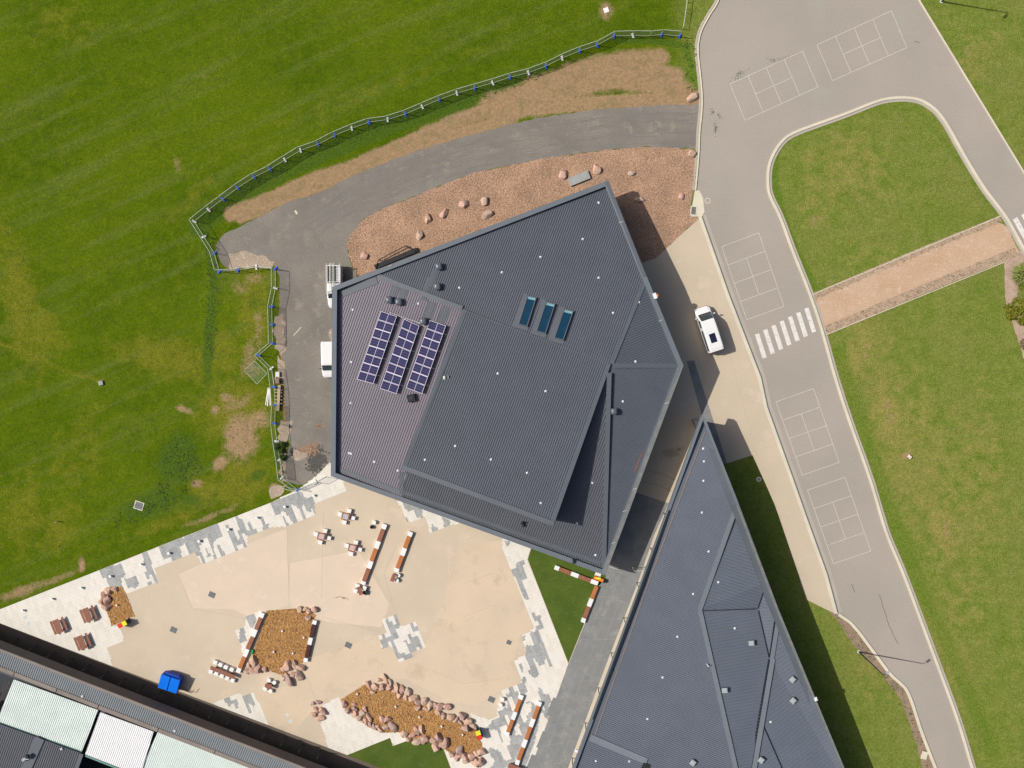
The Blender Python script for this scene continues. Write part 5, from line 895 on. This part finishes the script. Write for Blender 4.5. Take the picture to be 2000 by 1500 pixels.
vsec = [(2.93, .45, .72, .40), (2.90, .72, .86, .62), (2.70, .90, 1.02, .74), (2.25, .98, 1.16, .80), (1.98, .99, 1.24, .82), (1.20, 1.0, 2.14, .80), (1.0, 1.0, 2.22, .82), (.2, 1.0, 2.28, .84), (-2.4, 1.0, 2.28, .84), (-2.84, .98, 2.20, .80), (-2.92, .94, 1.2, .86)]
e = van(vsec, 'white_van', None, label='white long van with dark roof hatch half in building shade', cat='van')
wsx = [(1.97, -.80, 1.27), (1.97, .80, 1.27), (1.24, .77, 2.13), (1.24, -.77, 2.13)]
quad_part(e, 'windscreen', M['glass'], [(2.0, -.80, 1.28), (2.0, .80, 1.28), (1.25, .76, 2.15), (1.25, -.76, 2.15)])
quad_part(e, 'cowl', M['black'], [(2.10, -.78, 1.225), (2.10, .78, 1.225), (1.98, .81, 1.265), (1.98, -.81, 1.265)])
for s_ in (1, -1):
    for x0, x1 in ((.45, 1.45), (-2.6, .1)): quad_part(e, 'side_window', M['glass'], [(x0, s_*1.005, 1.15), (x1, s_*1.005, 1.15), (x1-.1, s_*.945, 1.86), (x0, s_*.945, 1.86)][::s_])
    m1 = MB(); m1.box((1.75, s_*1.17, 1.2), (.12, .24, .26)); m1.build('mirror', M['car'], e)
    m1 = MB(); m1.box((2.66, s_*.74, .8), (.34, .26, .16), -s_*.5); m1.build('headlight', M['ventl'], e)
    m1 = MB(); m1.box((-2.93, s_*.82, 1.0), (.05, .2, .5)); m1.build('tail_light', M['red'], e)
m1 = MB(); m1.box((-1.15, .06, 2.275), (1.15, .76, .05)); m1.build('roof_hatch', M['navy'], e); m1 = MB(); m1.box((2.86, 0, .34), (.2, 1.5, .2)); m1.build('bumper', M['black'], e)
m1 = MB(); m1.box((-2.9, 0, .4), (.12, 1.8, .22)); m1.build('bumper', M['black'], e); wheel_set(e, (2.0, -1.6), .97)
e.location = P(1384.5, 643.5, 0)-Vector((.27, 0, 0)); c = P(1385, 643, 1.2); e.location = (c.x, c.y, 0); e.rotation_euler = (0, 0, math.atan2(.95, -.312))
v2 = [(2.32, .5, .72, .42), (2.28, .74, .86, .62), (2.05, .88, 1.0, .72), (1.55, .93, 1.10, .78), (1.35, .94, 1.16, .8), (.72, .95, 1.84, .74), (.5, .95, 1.9, .76), (-1.9, .95, 1.9, .76), (-2.25, .93, 1.8, .72), (-2.32, .9, 1.1, .8)]
e = van(v2, 'white_van', None, label='white van nose down beside the hall wall below the ute', cat='van')
quad_part(e, 'windscreen', M['glass'], [(1.40, -.78, 1.19), (1.40, .78, 1.19), (.74, .72, 1.86), (.74, -.72, 1.86)])
for s_ in (1, -1):
    for x0, x1 in ((.15, .9), (-1.9, -.05)): quad_part(e, 'side_window', M['glass'], [(x0, s_*.955, 1.12), (x1, s_*.955, 1.12), (x1-.1, s_*.90, 1.55), (x0, s_*.90, 1.55)][::s_])
    m1 = MB(); m1.box((1.15, s_*1.08, 1.05), (.12, .2, .2)); m1.build('mirror', M['dark'], e); m1 = MB(); m1.box((2.02, s_*.74, .74), (.3, .22, .14), -s_*.5); m1.build('headlight', M['ventl'], e)
wheel_set(e, (1.5, -1.5), .92); m1 = MB(); m1.box((2.24, 0, .34), (.2, 1.4, .2)); m1.build('bumper', M['black'], e)
c = P(642.5, 702, .9); e.location = (c.x, c.y, 0); e.rotation_euler = (0, 0, math.radians(-89))
ute = empty('tradesman_ute', (0, 0, 0), label='white ute with pipe racks over its tray at the hall corner', cat='ute')
rings = []
for x, hw, zt, tw in ((2.6, .5, .72, .42), (2.5, .78, .86, .66), (2.2, .90, 1.0, .74), (1.6, .93, 1.1, .8), (1.3, .94, 1.16, .8), (.75, .95, 1.68, .72), (.55, .95, 1.76, .74), (-.45, .95, 1.76, .74), (-.62, .94, 1.3, .8), (-.66, .94, 1.0, .85)):
    half = [(hw*.9, .34), (hw, .5), (hw, .8 if zt > .85 else .6), (hw*.99, min(1.05, zt-.04)), (tw+(hw-tw)*.35, zt-.08), (tw, zt-.03), (tw*.86, zt)]; rings.append([(x, y, z) for y, z in half]+[(x, -y, z) for y, z in half[::-1]])
m1 = MB(); m1.loft(rings); m1.build('body', M['car'], ute); quad_part(ute, 'windscreen', M['navy'], [(1.33, -.78, 1.19), (1.33, .78, 1.19), (.77, .7, 1.70), (.77, -.7, 1.70)])
m1 = MB(); m1.box((-1.75, 0, .62), (2.2, 1.9, .08)); m1.box((-1.75, .93, .7), (2.2, .05, .42)); m1.box((-1.75, -.93, .7), (2.2, .05, .42)); m1.box((-2.82, 0, .7), (.05, 1.86, .42)); m1.box((-1.75, .55, .7), (2.0, .55, .75)); m1.build('tray', M['car'], ute)
m1 = MB(); m1.box((-1.7, -.25, .7), (2.0, .9, .3)); m1.build('tool_box', M['dark'], ute)
m1 = MB()
for y in (-.85, .85, 0, -.42): m1.bar((-3.0, y, 2.0), (.9, y, 2.0), .035)
for x in (-2.7, -.7, .5):
    m1.bar((x, -.86, 2.0), (x, .86, 2.0), .03)
    for y in (-.86, .86): m1.bar((x, y, 1.0), (x, y, 2.0), .03)
m1.build('roof_rack', M['white'], ute); wheel_set(ute, (1.75, -1.6), .92); c = P(654, 562, .9); ute.location = (c.x, c.y, 0); ute.rotation_euler = (0, 0, math.radians(-90))
lad = empty('ladder', (c.x-.15, c.y+.2, 2.04), math.radians(-90), 'aluminium ladder lying on the rack of the white ute', 'ladder'); m1 = MB()
for y in (-.2, .2): m1.bar((-2.9, y+.1, .04), (.7, y+.1, .04), .03)
m1.build('rail', M['pipe'], lad)
for k in range(11):
    m1 = MB(); x = -2.7+k*.32; m1.bar((x, -.1, .04), (x, .3, .04), .02); m1.build('rung', M['ply'], lad)

# ---------------------------------------------------------------- benches and tables
def bench(p0, p1, segs, wd, label, mats='12', grp='long benches of concrete blocks and timber'):
    "segs: list of (kind, length share) along p0 -> p1 ; w concrete block, a/b/c timber"
    a, b_ = P(*p0, .45), P(*p1, .45); a.z = b_.z = 0; d = b_-a; L_ = d.length; e = empty('bench', a, math.atan2(d.y, d.x), label=label, cat='bench', group=grp); tot = sum(s_ for _, s_ in segs); x = 0
    for k, s_ in segs:
        l_ = s_/tot*L_
        if k == 'w': m1 = MB(); m1.box((x+l_/2, 0, 0), (l_-.02, wd, .45)); m1.build('concrete_block', M['white'], e)
        else:
            m1 = MB()
            for j in range(4): m1.box((x+l_/2, (j-1.5)*wd/4.15, .38), (l_-.02, wd/4.4, .06))
            m1.box((x+l_/2, 0, .06), (l_-.06, wd*.86, .30)); m1.build('timber_seat', M[{'a': 'tim1', 'b': 'tim2', 'c': 'tim3'}[k]], e)
        x += l_
    return e
W_ = .58
bench((751.9, 1024), (708.3, 1142), [('w', 65), ('b', 165), ('w', 100), ('a', 170), ('w', 100), ('b', 175), ('w', 45)], W_, 'longest bench of the pair on the open plaza, ending at a table')
bench((802.5, 1039), (773.5, 1117), [('w', 60), ('a', 165), ('w', 105), ('a', 175), ('w', 50)], W_, 'shorter bench of the pair on the open plaza')
bench((513, 1197.5), (464, 1314), [('w', 70), ('b', 180), ('w', 110), ('b', 190), ('w', 115), ('a', 175), ('w', 70)], .55, 'long bench along the near side of the square mulch bed')
bench((615, 1212), (596, 1293), [('w', 60), ('c', 200), ('w', 110), ('c', 200), ('w', 60)], .52, 'dark timber bench on the plaza side of the square mulch bed')
bench((1083.5, 1108), (1168, 1140), [('w', 55), ('b', 150), ('w', 95), ('b', 155), ('w', 90)], .55, 'bench across the top of the turf triangle')
bench((1165.5, 1145), (1138, 1216), [('a', 160), ('w', 100), ('b', 150), ('w', 55)], .52, 'bench down the walkway side of the turf triangle')
bench((1019.5, 1358), (989.5, 1437), [('w', 55), ('a', 160), ('w', 100), ('a', 160), ('w', 45)], .5, 'shorter bench on the blue-grey paving near the yellow bin')
bench((1055, 1371), (1009, 1494), [('w', 52), ('a', 157), ('w', 100), ('a', 155), ('w', 97), ('a', 155), ('w', 60)], .5, 'longest bench on the blue-grey paving beside the walkway')
TH = math.atan2(.372, .928)
def stool(rnd, r=.26):
    m1 = MB()
    if rnd: m1.cyl((0, 0, 0), r, .45, 20)
    else: m1.box((0, 0, 0), (.5, .5, .45))
    return m1.build('stool', M['white'])
sqp, rdp = (stool(False), []), (stool(True), [])
def seat(kind, px, py, lb, grp, rz=TH):
    c = P(px, py, .45); pr, us = kind; return place(pr, us, (c.x, c.y, 0), rz, label=lb, cat='stool', group=grp)
for i, (x, y, nm, bc) in enumerate(((674.8, 1009, 'blue-topped chess table', 'bdchk'), (627.6, 1048, 'outer red-topped chess table', 'bdchr'), (688, 1070.5, 'chess table nearest the long bench', 'bdchr'))):
    c = P(x, y, .74); c.z = 0; e = empty('chess_table', c, -.26, f"square red-framed {nm}", 'chess table', 'chess tables on the plaza')
    m1 = MB(); m1.box((0, 0, .66), (.96, .96, .08)); m1.build('tabletop', M['timp'], e); m1 = MB(); m1.box((0, 0, 0), (.3, .3, .66)); m1.build('pedestal', M['conc'], e)
    m1 = MB(); m1.box((0, 0, .74), (.66, .66, .006)); m1.mi = 1
    for a in range(8):
        for b_ in range(8):
            if (a+b_) % 2: m1.face([(-.32+a*.08, -.32+b_*.08, .7475), (-.24+a*.08, -.32+b_*.08, .7475), (-.24+a*.08, -.24+b_*.08, .7475), (-.32+a*.08, -.24+b_*.08, .7475)])
    m1.build('chess_board', [M['conc'], M[bc]], e)
    for k, (dx, dy, wh) in enumerate(((-75, -32, 'outer lower-field'), (50, -75, 'hall-facing'), (100, 22, 'bench-facing'), (-15, 78, 'plaza-facing'))):
        seat(sqp, x+dx/6.818, y+dy/6.818, f"white cube stool, {('field', 'hall', 'bench', 'lower plaza')[k]} side of the {nm}", 'white cube stools at the chess tables', -.26)
def table(px, py, lx, ly, rz, lb, z=.72, mat='timp', oct_=False, split=1):
    c = P(px, py, z); e = empty('table', (c.x, c.y, 0), rz, lb, 'table'); m1 = MB()
    if oct_:
        k = .14; pts = [(-lx/2+k, -ly/2), (lx/2-k, -ly/2), (lx/2, -ly/2+k), (lx/2, ly/2-k), (lx/2-k, ly/2), (-lx/2+k, ly/2), (-lx/2, ly/2-k), (-lx/2, -ly/2+k)]; m1.prism(pts, z-.07, z, True)
    else:
        for i in range(split): m1.box((-lx/2+lx/split*(i+.5), 0, z-.07), (lx/split-.03, ly, .07))
    m1.build('tabletop', M[mat], e)
    for s_ in (-1, 1): m2 = MB(); m2.box((s_*lx*.32, 0, 0), (.14, ly*.6, z-.07)); m2.build('table_leg', M['dark'], e)
    return e
LB = math.atan2(-.372, .928)  # along the hall's plaza wall
table(703, 1154, 1.15, .52, math.atan2(-118, -43.6)*-1, 'small brown table butted to the end of the longest plaza bench')
for x, y, lb in ((698, 1145, 'upper of the white cube stools'), (694, 1154.5, 'lower of the white cube stools')): seat(sqp, x, y, lb+' at the table ending the longest plaza bench', 'stools at the longest bench table', -.35)
m1 = MB(); c = P(711.5, 1149, .5); m1.box((c.x, c.y, 0), (.5, .55, .5), -.35); m1.build('stool', M['conc'], label='pinkish stool squeezed between bench and table shadow', cat='stool'); m1 = MB(); c = P(713, 1158, .5); m1.box((c.x, c.y, 0), (.55, .55, .4), -.35); m1.build('stool', M['dark'], label='dark cube stool at the table ending the longest bench', cat='stool')
table(768, 1128.5, 1.05, .5, math.radians(69), 'small brown table at the end of the shorter plaza bench')
seat(rdp, 778, 1124, 'upper round white stool at the shorter bench table', 'round stools at the shorter bench table'); seat(rdp, 775, 1134, 'lower round white stool at the shorter bench table', 'round stools at the shorter bench table')
table(434.5, 1313.5, 3.45, .5, math.atan2(-155, 390), 'long narrow three-part table below the square bed', split=3)
for i, (x, y) in enumerate(((300, 1005), (375, 1040), (455, 1075), (540, 1110))): seat(sqp, 380+x/7.5, 1160+y/7.5, f"white cube stool, {nth(i)} on the upper side of the long narrow table", 'stools at the long narrow table', -.38)
for i, (x, y) in enumerate(((235, 1140), (315, 1170), (395, 1205), (475, 1235), (555, 1270))): seat(sqp, 380+x/7.5, 1160+y/7.5, f"white cube stool, {nth(i)} on the lower side of the long narrow table", 'stools at the long narrow table', -.38)
table(524.5, 1340.5, 1.0, .6, math.atan2(-40, 110), 'small brown eight-sided table with four round stools', oct_=True)
for x, y, lb in ((1085, 1268, 'upper outer'), (1165, 1302, 'upper inner'), (1030, 1390, 'lower outer'), (1110, 1425, 'lower inner')): seat(rdp, 380+x/7.5, 1160+y/7.5, lb+' round white stool at the eight-sided table', 'round stools at the eight-sided table')
table(1006, 1500, 1.9, .62, math.atan2(-40, 110), 'brown table cut by the picture edge below the walkway bench', split=2)
seat(sqp, 994, 1502, 'white cube stool at the table on the lower picture edge', 'stools at the lowest table')
seat(rdp, 730.5, 1020.5, 'single round white stool beside the head of the longest plaza bench', 'lone round stools'); seat(rdp, 981, 1366.5, 'upper of two round white stools beside the dark drain cover', 'round stools by the drain'); seat(rdp, 977.4, 1377.5, 'lower of two round white stools beside the dark drain cover', 'round stools by the drain')
m1 = MB(); c = P(727, 1028.6); k_ = len(m1.v)
for i in range(16):
    t0, t1 = i*math.pi/8, (i+1)*math.pi/8; r0, r1 = .14, .24
    p = lambda r, t, z: (r*math.cos(t), r*math.sin(t), z)
    m1.face([p(r1, t0, .35), p(r1, t1, .35), p(r0, t1, .35), p(r0, t0, .35)]); m1.face([p(r1, t1, .35), p(r1, t0, .35), p(r1, t0, 0), p(r1, t1, 0)]); m1.face([p(r0, t0, .35), p(r0, t1, .35), p(r0, t1, 0), p(r0, t0, 0)])
o = m1.build('ring_stand', M['black'], label='small black ring stand below the lone round stool', cat='stand'); o.location = c
# picnic tables
pt_ = empty('picnic_table', (0, 0, 0)); m1 = MB()
for k in range(6): m1.box((0, (k-2.5)*.145, .70), (1.85, .135, .045))
m1.build('tabletop', M['timp'], pt_)
for s_ in (-1, 1):
    m1 = MB(); 
    for k in (-.5, .5): m1.box((0, s_*.80+k*.15, .40), (1.85, .14, .045))
    m1.build('seat', M['timp'], pt_)
for x in (-.6, .6):
    m1 = MB(); m1.box((x, 0, .34), (.08, 1.7, .06)); m1.bar((x, -.25, .70), (x, -.62, 0), .04); m1.bar((x, .25, .70), (x, .62, 0), .04); m1.build('leg', M['dark'], pt_)
used = []
for x, y, lb in ((113.5, 1223, 'brown picnic table nearest the outer paving, by the veranda'), (171.5, 1200.5, 'brown picnic table nearest the corner bed of boulders'), (160, 1254.5, 'brown picnic table closest to the blue skip')):
    c = P(x, y, .6); place(pt_, used, (c.x, c.y, 0), math.radians(-68.5), label=lb, cat='picnic table', group='picnic tables on the white paving')
# bins, skip, bollards, drains
def bins(px_y, px_r, ang, lb):
    e = empty('bin_enclosure', (0, 0, 0)); cy, cr = P(*px_y, 1.25), P(*px_r, 1.2); c = (cy+cr)/2; c.z = 0; d = cy-cr; e.location = c; ORG[e] = c; rz = math.atan2(d.y, d.x); e.rotation_euler = (0, 0, rz); L_ = .31
    for s_, nm_, mt in ((1, 'yellow_lid', 'yellow'), (-1, 'red_lid', 'red')):
        m1 = MB(); m1.prism([(s_*L_-.29, -.3), (s_*L_+.29, -.3), (s_*L_+.29, .3), (s_*L_-.29, .3)], 1.12, [1.2, 1.2, 1.26, 1.26], True); m1.build(nm_, M[mt], e)
        m1 = MB(); m1.prism([(s_*L_-.27, -.28), (s_*L_+.27, -.28), (s_*L_+.27, .28), (s_*L_-.27, .28)], 0, 1.11); m1.build('bin_body', M['dark'], e)
    return tag(e, lb, 'bin', 'paired bins with red and yellow lids')
bins((243, 1217.5), (233.5, 1222.5), 0, 'red and yellow lidded bins beside the small corner bed'); bins((933.5, 1431), (937, 1442), 0, 'red and yellow lidded bins at the end of the long bed')
sk_ = empty('skip_bin', P(338, 1328, 0), math.atan2(-.33, 1), 'bright blue double-lidded skip bin beside the dark veranda', 'skip bin'); m1 = MB()
m1.prism([(-1.25, -.95), (1.25, -.95), (1.25, .95), (-1.25, .95)], .15, 1.25, True); m1.prism([(-1.05, .95), (1.05, .95), (.8, 1.2), (-.8, 1.2)], .3, 1.2, True); m1.build('body', M['skipd'], sk_)
for s_ in (-1, 1):
    m1 = MB(); x0, x1 = (s_*.66-.60, s_*.66+.60); m1.prism([(x0, -.98), (x1, -.98), (x1, .93), (x0, .93)], [1.27]*4, [1.36, 1.36, 1.62, 1.62], True); m1.build('lid', M['skip'], sk_)
for x in (-1.0, 1.0):
    for y in (-.7, .7): m1 = MB(); m1.bar((x, y-.04, .09), (x, y+.04, .09), .09, 12); m1.build('castor', M['black'], sk_)
pl_ = MB(); c = P(362, 1346); pl_.box((c.x, c.y, 0), (1.5, .3, .06), -.25); pl_.build('plank', M['ply'], label='pale plank on the ground beside the blue skip', cat='plank')
m1 = MB(); c = P(374, 1348, 0); m1.bar((c.x-.8, c.y-.05, .1), (c.x+.2, c.y-.2, .5), .035); m1.bar((c.x+.2, c.y-.2, .5), (c.x+.55, c.y+.3, .55), .035); m1.build('tow_bar', M['dark'], label='dark bent bar lying past the plank by the skip', cat='bar')
bo = empty('bollard_light', (0, 0, 0)); m1 = MB(); m1.cyl((0, 0, 0), .10, .36, 12); m1.build('post', M['dark'], bo); m1 = MB(); m1.cyl((0, 0, .36), .17, .05, 14); m1.build('lamp_cap', M['white'], bo); used = []
for i, (x, y) in enumerate(((46, 1191.5), (103, 1169), (160, 1147.5), (217, 1124.5), (276, 1101.5), (331, 1079.5), (390, 1056), (447, 1033), (502, 1010.5), (557, 989), (613, 967))):
    place(bo, used, P(x, y), 0, label=f"low bollard light on the paving edge, {nth(i)} from the picnic-table end", cat='bollard', group='low bollard lights along the paving edge')
def lid(px, py, a, b_, rz, mat, lb, nm='drain_cover', frame=None, cat='drain cover', z=.03, grp=None):
    c = P(px, py); e = empty(nm, (c.x, c.y, 0), rz, lb, cat, grp); m1 = MB()
    if frame: m1.box((0, 0, 0), (a+.24, b_+.24, z-.008)); m1.build('rim', frame, e); m1 = MB()
    m1.box((0, 0, .005), (a, b_, z)); m1.build('cover', mat, e); return e
for x, y, lb in ((414, 1161.5, 'dark grey square cover on the pink plaza panel near the paving'), (339, 1230, 'dark grey square cover above the blue skip'), (680.5, 1260, 'dark grey square cover between the square bed and paved cross'), (960, 1366, 'dark grey square cover beside the two round stools')): lid(x, y, .85, .7, -.42, M['grate'], lb, grp='dark covers on the plaza')
lid(994, 1254.5, .6, .55, -.42, M['grate'], 'dark small cover near the turf triangle side of the plaza', grp='dark covers on the plaza')
lid(1354.5, 411.5, .55, .95, -.05, M['grate'], 'grated drain pit at the end of the road kerb by the mulch', frame=M['kerb'], z=.06)
lid(1184, 20, .62, .62, .35, M['white'], 'white square cover in the round bare patch of the field', frame=None, z=.08); lid(198, 748, .55, .55, .2, M['stone'], 'grey stone block alone in the open field', nm='stone_block', cat='block', z=.25)
lid(271.5, 987.5, 1.0, .85, -.3, M['grate'], 'square pit cover in a cream frame in long grass', frame=M['kerb'], z=.07); lid(1805, 1475, .75, 1.0, -.25, M['kerb'], 'cream concrete cover in the bed beside the lower kerb', z=.09)
lid(1168, 1121.5, .75, .65, -.35, M['conc'], 'pale square cover on turf behind the corner bench', z=.05)
e = lid(1131, 349, 2.7, 1.05, .38, M['stone'], 'long grey concrete pit box in the mulch', nm='pit_box', cat='pit', z=.35)
m1 = MB(); c = P(1482, 936); m1.cyl((c.x, c.y, 0), .32, .03, 20); m1.mi = 1; m1.cyl((c.x, c.y, .03), .2, .012, 16); m1.build('round_cover', [M['conc'], M['stone']], label='round cover at the edge of the shaded grass strip', cat='drain cover')
m1 = MB(); c = P(1382, 392); m1.cyl((c.x, c.y, 0), .36, .0155, 20); m1.mi = 1; m1.cyl((c.x, c.y, .0155), .28, .003, 20); m1.build('round_cover', [M['kerb'], M['road']], label='faint round manhole cover in the road near the drain pit', cat='manhole')
m1 = MB(); c = P(113.5, 1018, 0); m1.cyl((c.x, c.y, 0), .05, .75, 8); m1.box((c.x, c.y, .6), (.35, .05, .12), .3); m1.build('marker_peg', M['ply'], label='pale peg standing in the rough grass above the plaza corner', cat='peg')
for i, (dx, dy, r) in enumerate(((-3, 1, .13), (-1.4, -1.2, .15), (1.2, 1.6, .15), (-.6, 4, .1))):
    c = P(1777+dx, 891+dy); bo_, _ = boulder(1777+dx, 891+dy, r*15, r*12, 30*i, h=.35, mi=3); bo_.name = 'rubble_lump'; bo_.data.materials[0] = M['conc']; tag(bo_, ('white rubble lump, outermost of the four on bare soil', 'white rubble lump on top of the small pile', 'white rubble lump beside the pile shadow', 'smallest pale lump below the little pile')[i], 'rubble', 'rubble lumps on the bare patch')
used = []; m1 = MB(); m1.cyl((0, 0, 0), .14, .32, 10, .12); stp_ = m1.build('tree_guard', M['conc'])
for x, y, lb in (zm(*K2, [(1290, 535)])[0]+('in the middle of the square bed',), zm(*K2, [(1165, 840)])[0]+('in the square bed towards the long table',), zm(*K2, [(1445, 860)])[0]+('in the square bed nearest its lower boulders',), zm(*K2, [(1605, 630)])[0]+('in the square bed near the dark bench',),
                 zm((590, 1300), 9.376, [(1015, 510)])[0]+('at the narrow end of the long bed',), zm((590, 1300), 9.376, [(1715, 740)])[0]+('second along the long bed',), zm(k4[0], k4[1], [(280, 568)])[0]+('third along the long bed',), zm(k4[0], k4[1], [(590, 695)])[0]+('fourth along the long bed',), zm(k4[0], k4[1], [(882, 812)])[0]+('nearest the bins in the long bed',), zm((80, 1120), 6.25, [(932, 382)])[0]+('alone in the small corner bed',)):
    place(stp_, used, P(x, y), 0, label='short pale sapling guard '+lb, cat='sapling guard', group='pale sapling guards in the mulch beds')
m1 = MB(); c = P(493.5, 1272); m1.box((c.x, c.y, .02), (.25, .6, .3), -.3); m1.build('utility_box', M['green'], label='small green box in bench shade at the square bed', cat='utility box')
e = empty('play_roll', P(1170, 1130, 0), math.atan2(-5, 14), 'orange and red wrapped roll with black end behind the corner bench', 'roll'); m1 = MB(); m1.bar((-.7, 0, .25), (.55, 0, .25), .24, 14); m1.build('wrap', M['hiv'], e); m1 = MB(); m1.bar((.55, 0, .28), (.8, 0, .28), .27, 16); m1.build('end_cap', M['black'], e); m1 = MB(); m1.box((-.2, .1, .45), (.7, .2, .08), .2); m1.build('strap', M['yellow'], e)
# dark frame at the hall's mulch side
e = empty('light_well', P(780, 500, 0), label='black steel frame standing against the hall in the mulch', cat='frame'); m1 = MB()
a, b_, c, d = P(741, 508, 0), P(793, 481, 0), P(812, 492, 0), P(735, 524, 0)
for p, q in ((a, b_), (a, d), (b_, c)): m1.bar(p+Vector((0, 0, .5)), q+Vector((0, 0, .5)), .07, 4)
for p in (a, b_): m1.bar(p, p+Vector((0, 0, .5)), .07, 4)
m1.build('frame', M['black'], e, world=True); m1 = MB(); ribbon(m1, [P(733, 522), P(815, 488)], .28, .28, 0, .42); m1.build('trough', M['black'], e, world=True)
# lamps
def street_lamp(px, py, lb, ang):
    e = empty('street_lamp', P(px, py), 0, lb, 'street lamp', 'tall street lamps'); m1 = MB(); m1.cyl((0, 0, 0), .11, 9.0, 12, .055); m1.build('pole', M['dark'], e); m1 = MB(); m1.cyl((0, 0, 0), .22, .06, 12); m1.build('base_plate', M['pipe'], e)
    m1 = MB(); m1.bar((0, 0, 8.95), (.45*math.cos(ang), .45*math.sin(ang), 9.08), .03); m1.build('arm', M['dark'], e); m1 = MB(); m1.box((.62*math.cos(ang), .62*math.sin(ang), 9.05), (.55, .26, .09), ang); m1.build('lamp_head', M['ventl'], e); return e
street_lamp(1677.5, 1273, 'tall dark street lamp in the bed at the lower kerb', .7); street_lamp(1839, 3, 'street lamp cut by the picture edge beyond the upper road', -2.4)
# the two posts by the field gate
m1 = MB(); a, b_ = P(1333, 57), P(1343, -14); m1.bar(a+Vector((0, 0, .9)), b_+Vector((0, 0, .9)), .035); m1.bar(a, a+Vector((0, 0, .95)), .04)
for t in (.45, .75): p = a.lerp(b_, t); m1.bar(p, p+Vector((0, 0, .95)), .04)
m1.build('pipe_rail', M['pipe'], label='thin pale pipe rail running off the end of the green fence', cat='rail')
# wire gate in the passage between the buildings
g0, g1 = P(1264, 1105, 0), P(1236, 1109, 0); e = fence_panel(g1, g0, 2.0, M['mesh'], label='wire mesh gate across the dark passage between the buildings', cat='gate'); e.name = 'wire_gate'
m1 = MB(); m1.bar(P(1236, 1109, 0), P(1236, 1109, 2.0), .05); m1.bar(P(1191, 1107, 0), P(1222, 1114, 0)+Vector((0, 0, .9)), .03); m1.build('gate_post', M['pipe'], e, world=False) if False else m1.build('gate_post', M['pipe'], label='pale gate post and brace between the two buildings', cat='post')
# shrubs at the right-hand bed
def shrub(px, py, r, h, mat, n_, lb, name, strappy=False, cat='shrub'):
    c = P(px, py); e = empty(name, c, 0, lb, cat); v = []; f = []; rn = []
    for _ in range(n_):
        t = random.uniform(0, 6.283); 
        if strappy:
            rr = r*random.uniform(.4, 1.05); k = len(v); w2_ = .03; x0, y0 = random.gauss(0, .12), random.gauss(0, .12); mx, my = x0+math.cos(t)*rr*.55, y0+math.sin(t)*rr*.55; nx_, ny_ = -math.sin(t)*w2_, math.cos(t)*w2_
            v += [(x0-nx_, y0-ny_, .02), (x0+nx_, y0+ny_, .02), (mx+nx_, my+ny_, h*random.uniform(.7, 1.1)), (mx-nx_, my-ny_, h*random.uniform(.7, 1.1)), (x0+math.cos(t)*rr, y0+math.sin(t)*rr, h*random.uniform(.15, .7))]
            f += [(k, k+1, k+2, k+3), (k+3, k+2, k+4)]; q_ = random.random(); rn += [q_, q_]
        else:
            ph = random.uniform(.05, 1.5); ru = random.uniform(.72, 1.04)*(1+.16*math.sin(3*t+px)+.1*math.sin(7*t)); x, y, z = r*ru*math.cos(t)*math.cos(ph), r*ru*math.sin(t)*math.cos(ph), h*ru*math.sin(ph)+.1
            s_ = random.uniform(.06, .13); d1_ = Vector((random.gauss(0, 1), random.gauss(0, 1), random.gauss(0, .6))).normalized()*s_; d2_ = d1_.cross(Vector((random.gauss(0, 1), random.gauss(0, 1), 1))).normalized()*s_*.6; k = len(v); p = Vector((x, y, z))
            v += [tuple(p-d1_), tuple(p+d2_), tuple(p+d1_), tuple(p-d2_)]; f.append((k, k+1, k+2, k+3)); rn.append(random.random())
    me = D.meshes.new('foliage'); me.from_pydata(v, [], f); a = me.attributes.new('rnd', 'FLOAT', 'FACE'); a.data.foreach_set('value', np.array(rn, np.float32)); me.materials.append(mat); o = D.objects.new('foliage', me); C.objects.link(o); o.parent = e
    if not strappy:
        m1 = MB(); m1.loft([[(r*.7*k_*math.cos(t), r*.7*k_*math.sin(t), z) for t in [i*.524 for i in range(12)]] for k_, z in ((.5, .1), (1, .3*h), (.85, .65*h), (.2, .85*h))]); m1.build('stems', M['brown'], e)
    return e
shrub(1998, 537, 1.75, .9, M['Ltuft'], 1500, 'large pale arching grass clump at the bed corner by the crossing', 'grass_clump', True, 'plant'); shrub(1999, 577, 1.2, .8, M['Ltuft'], 800, 'smaller pale grass clump between the large one and the shrub', 'grass_clump', True, 'plant')
shrub(1990, 606, 1.75, 1.3, M['Lshrub'], 5200, 'dense rounded yellow-green shrub below the grass clumps', 'round_shrub'); shrub(2008, 560, 1.3, 1.2, M['Lshrub'], 2500, 'dark leafy shrub cut by the picture edge behind the clumps', 'round_shrub'); shrub(1999, 672, .6, .5, M['Ldead'], 500, 'low dry plant at the lower end of the pinkish bed', 'low_plant', cat='plant')
for i, (x, y) in enumerate(((553, 868), (551, 880), (553, 893), (541, 872))): shrub(x, y, .42, .4, M['Lweed'], 260, f"clump of green weeds beside the lower fence, {nth(i)} downwards", 'weed_clump', cat='weeds')
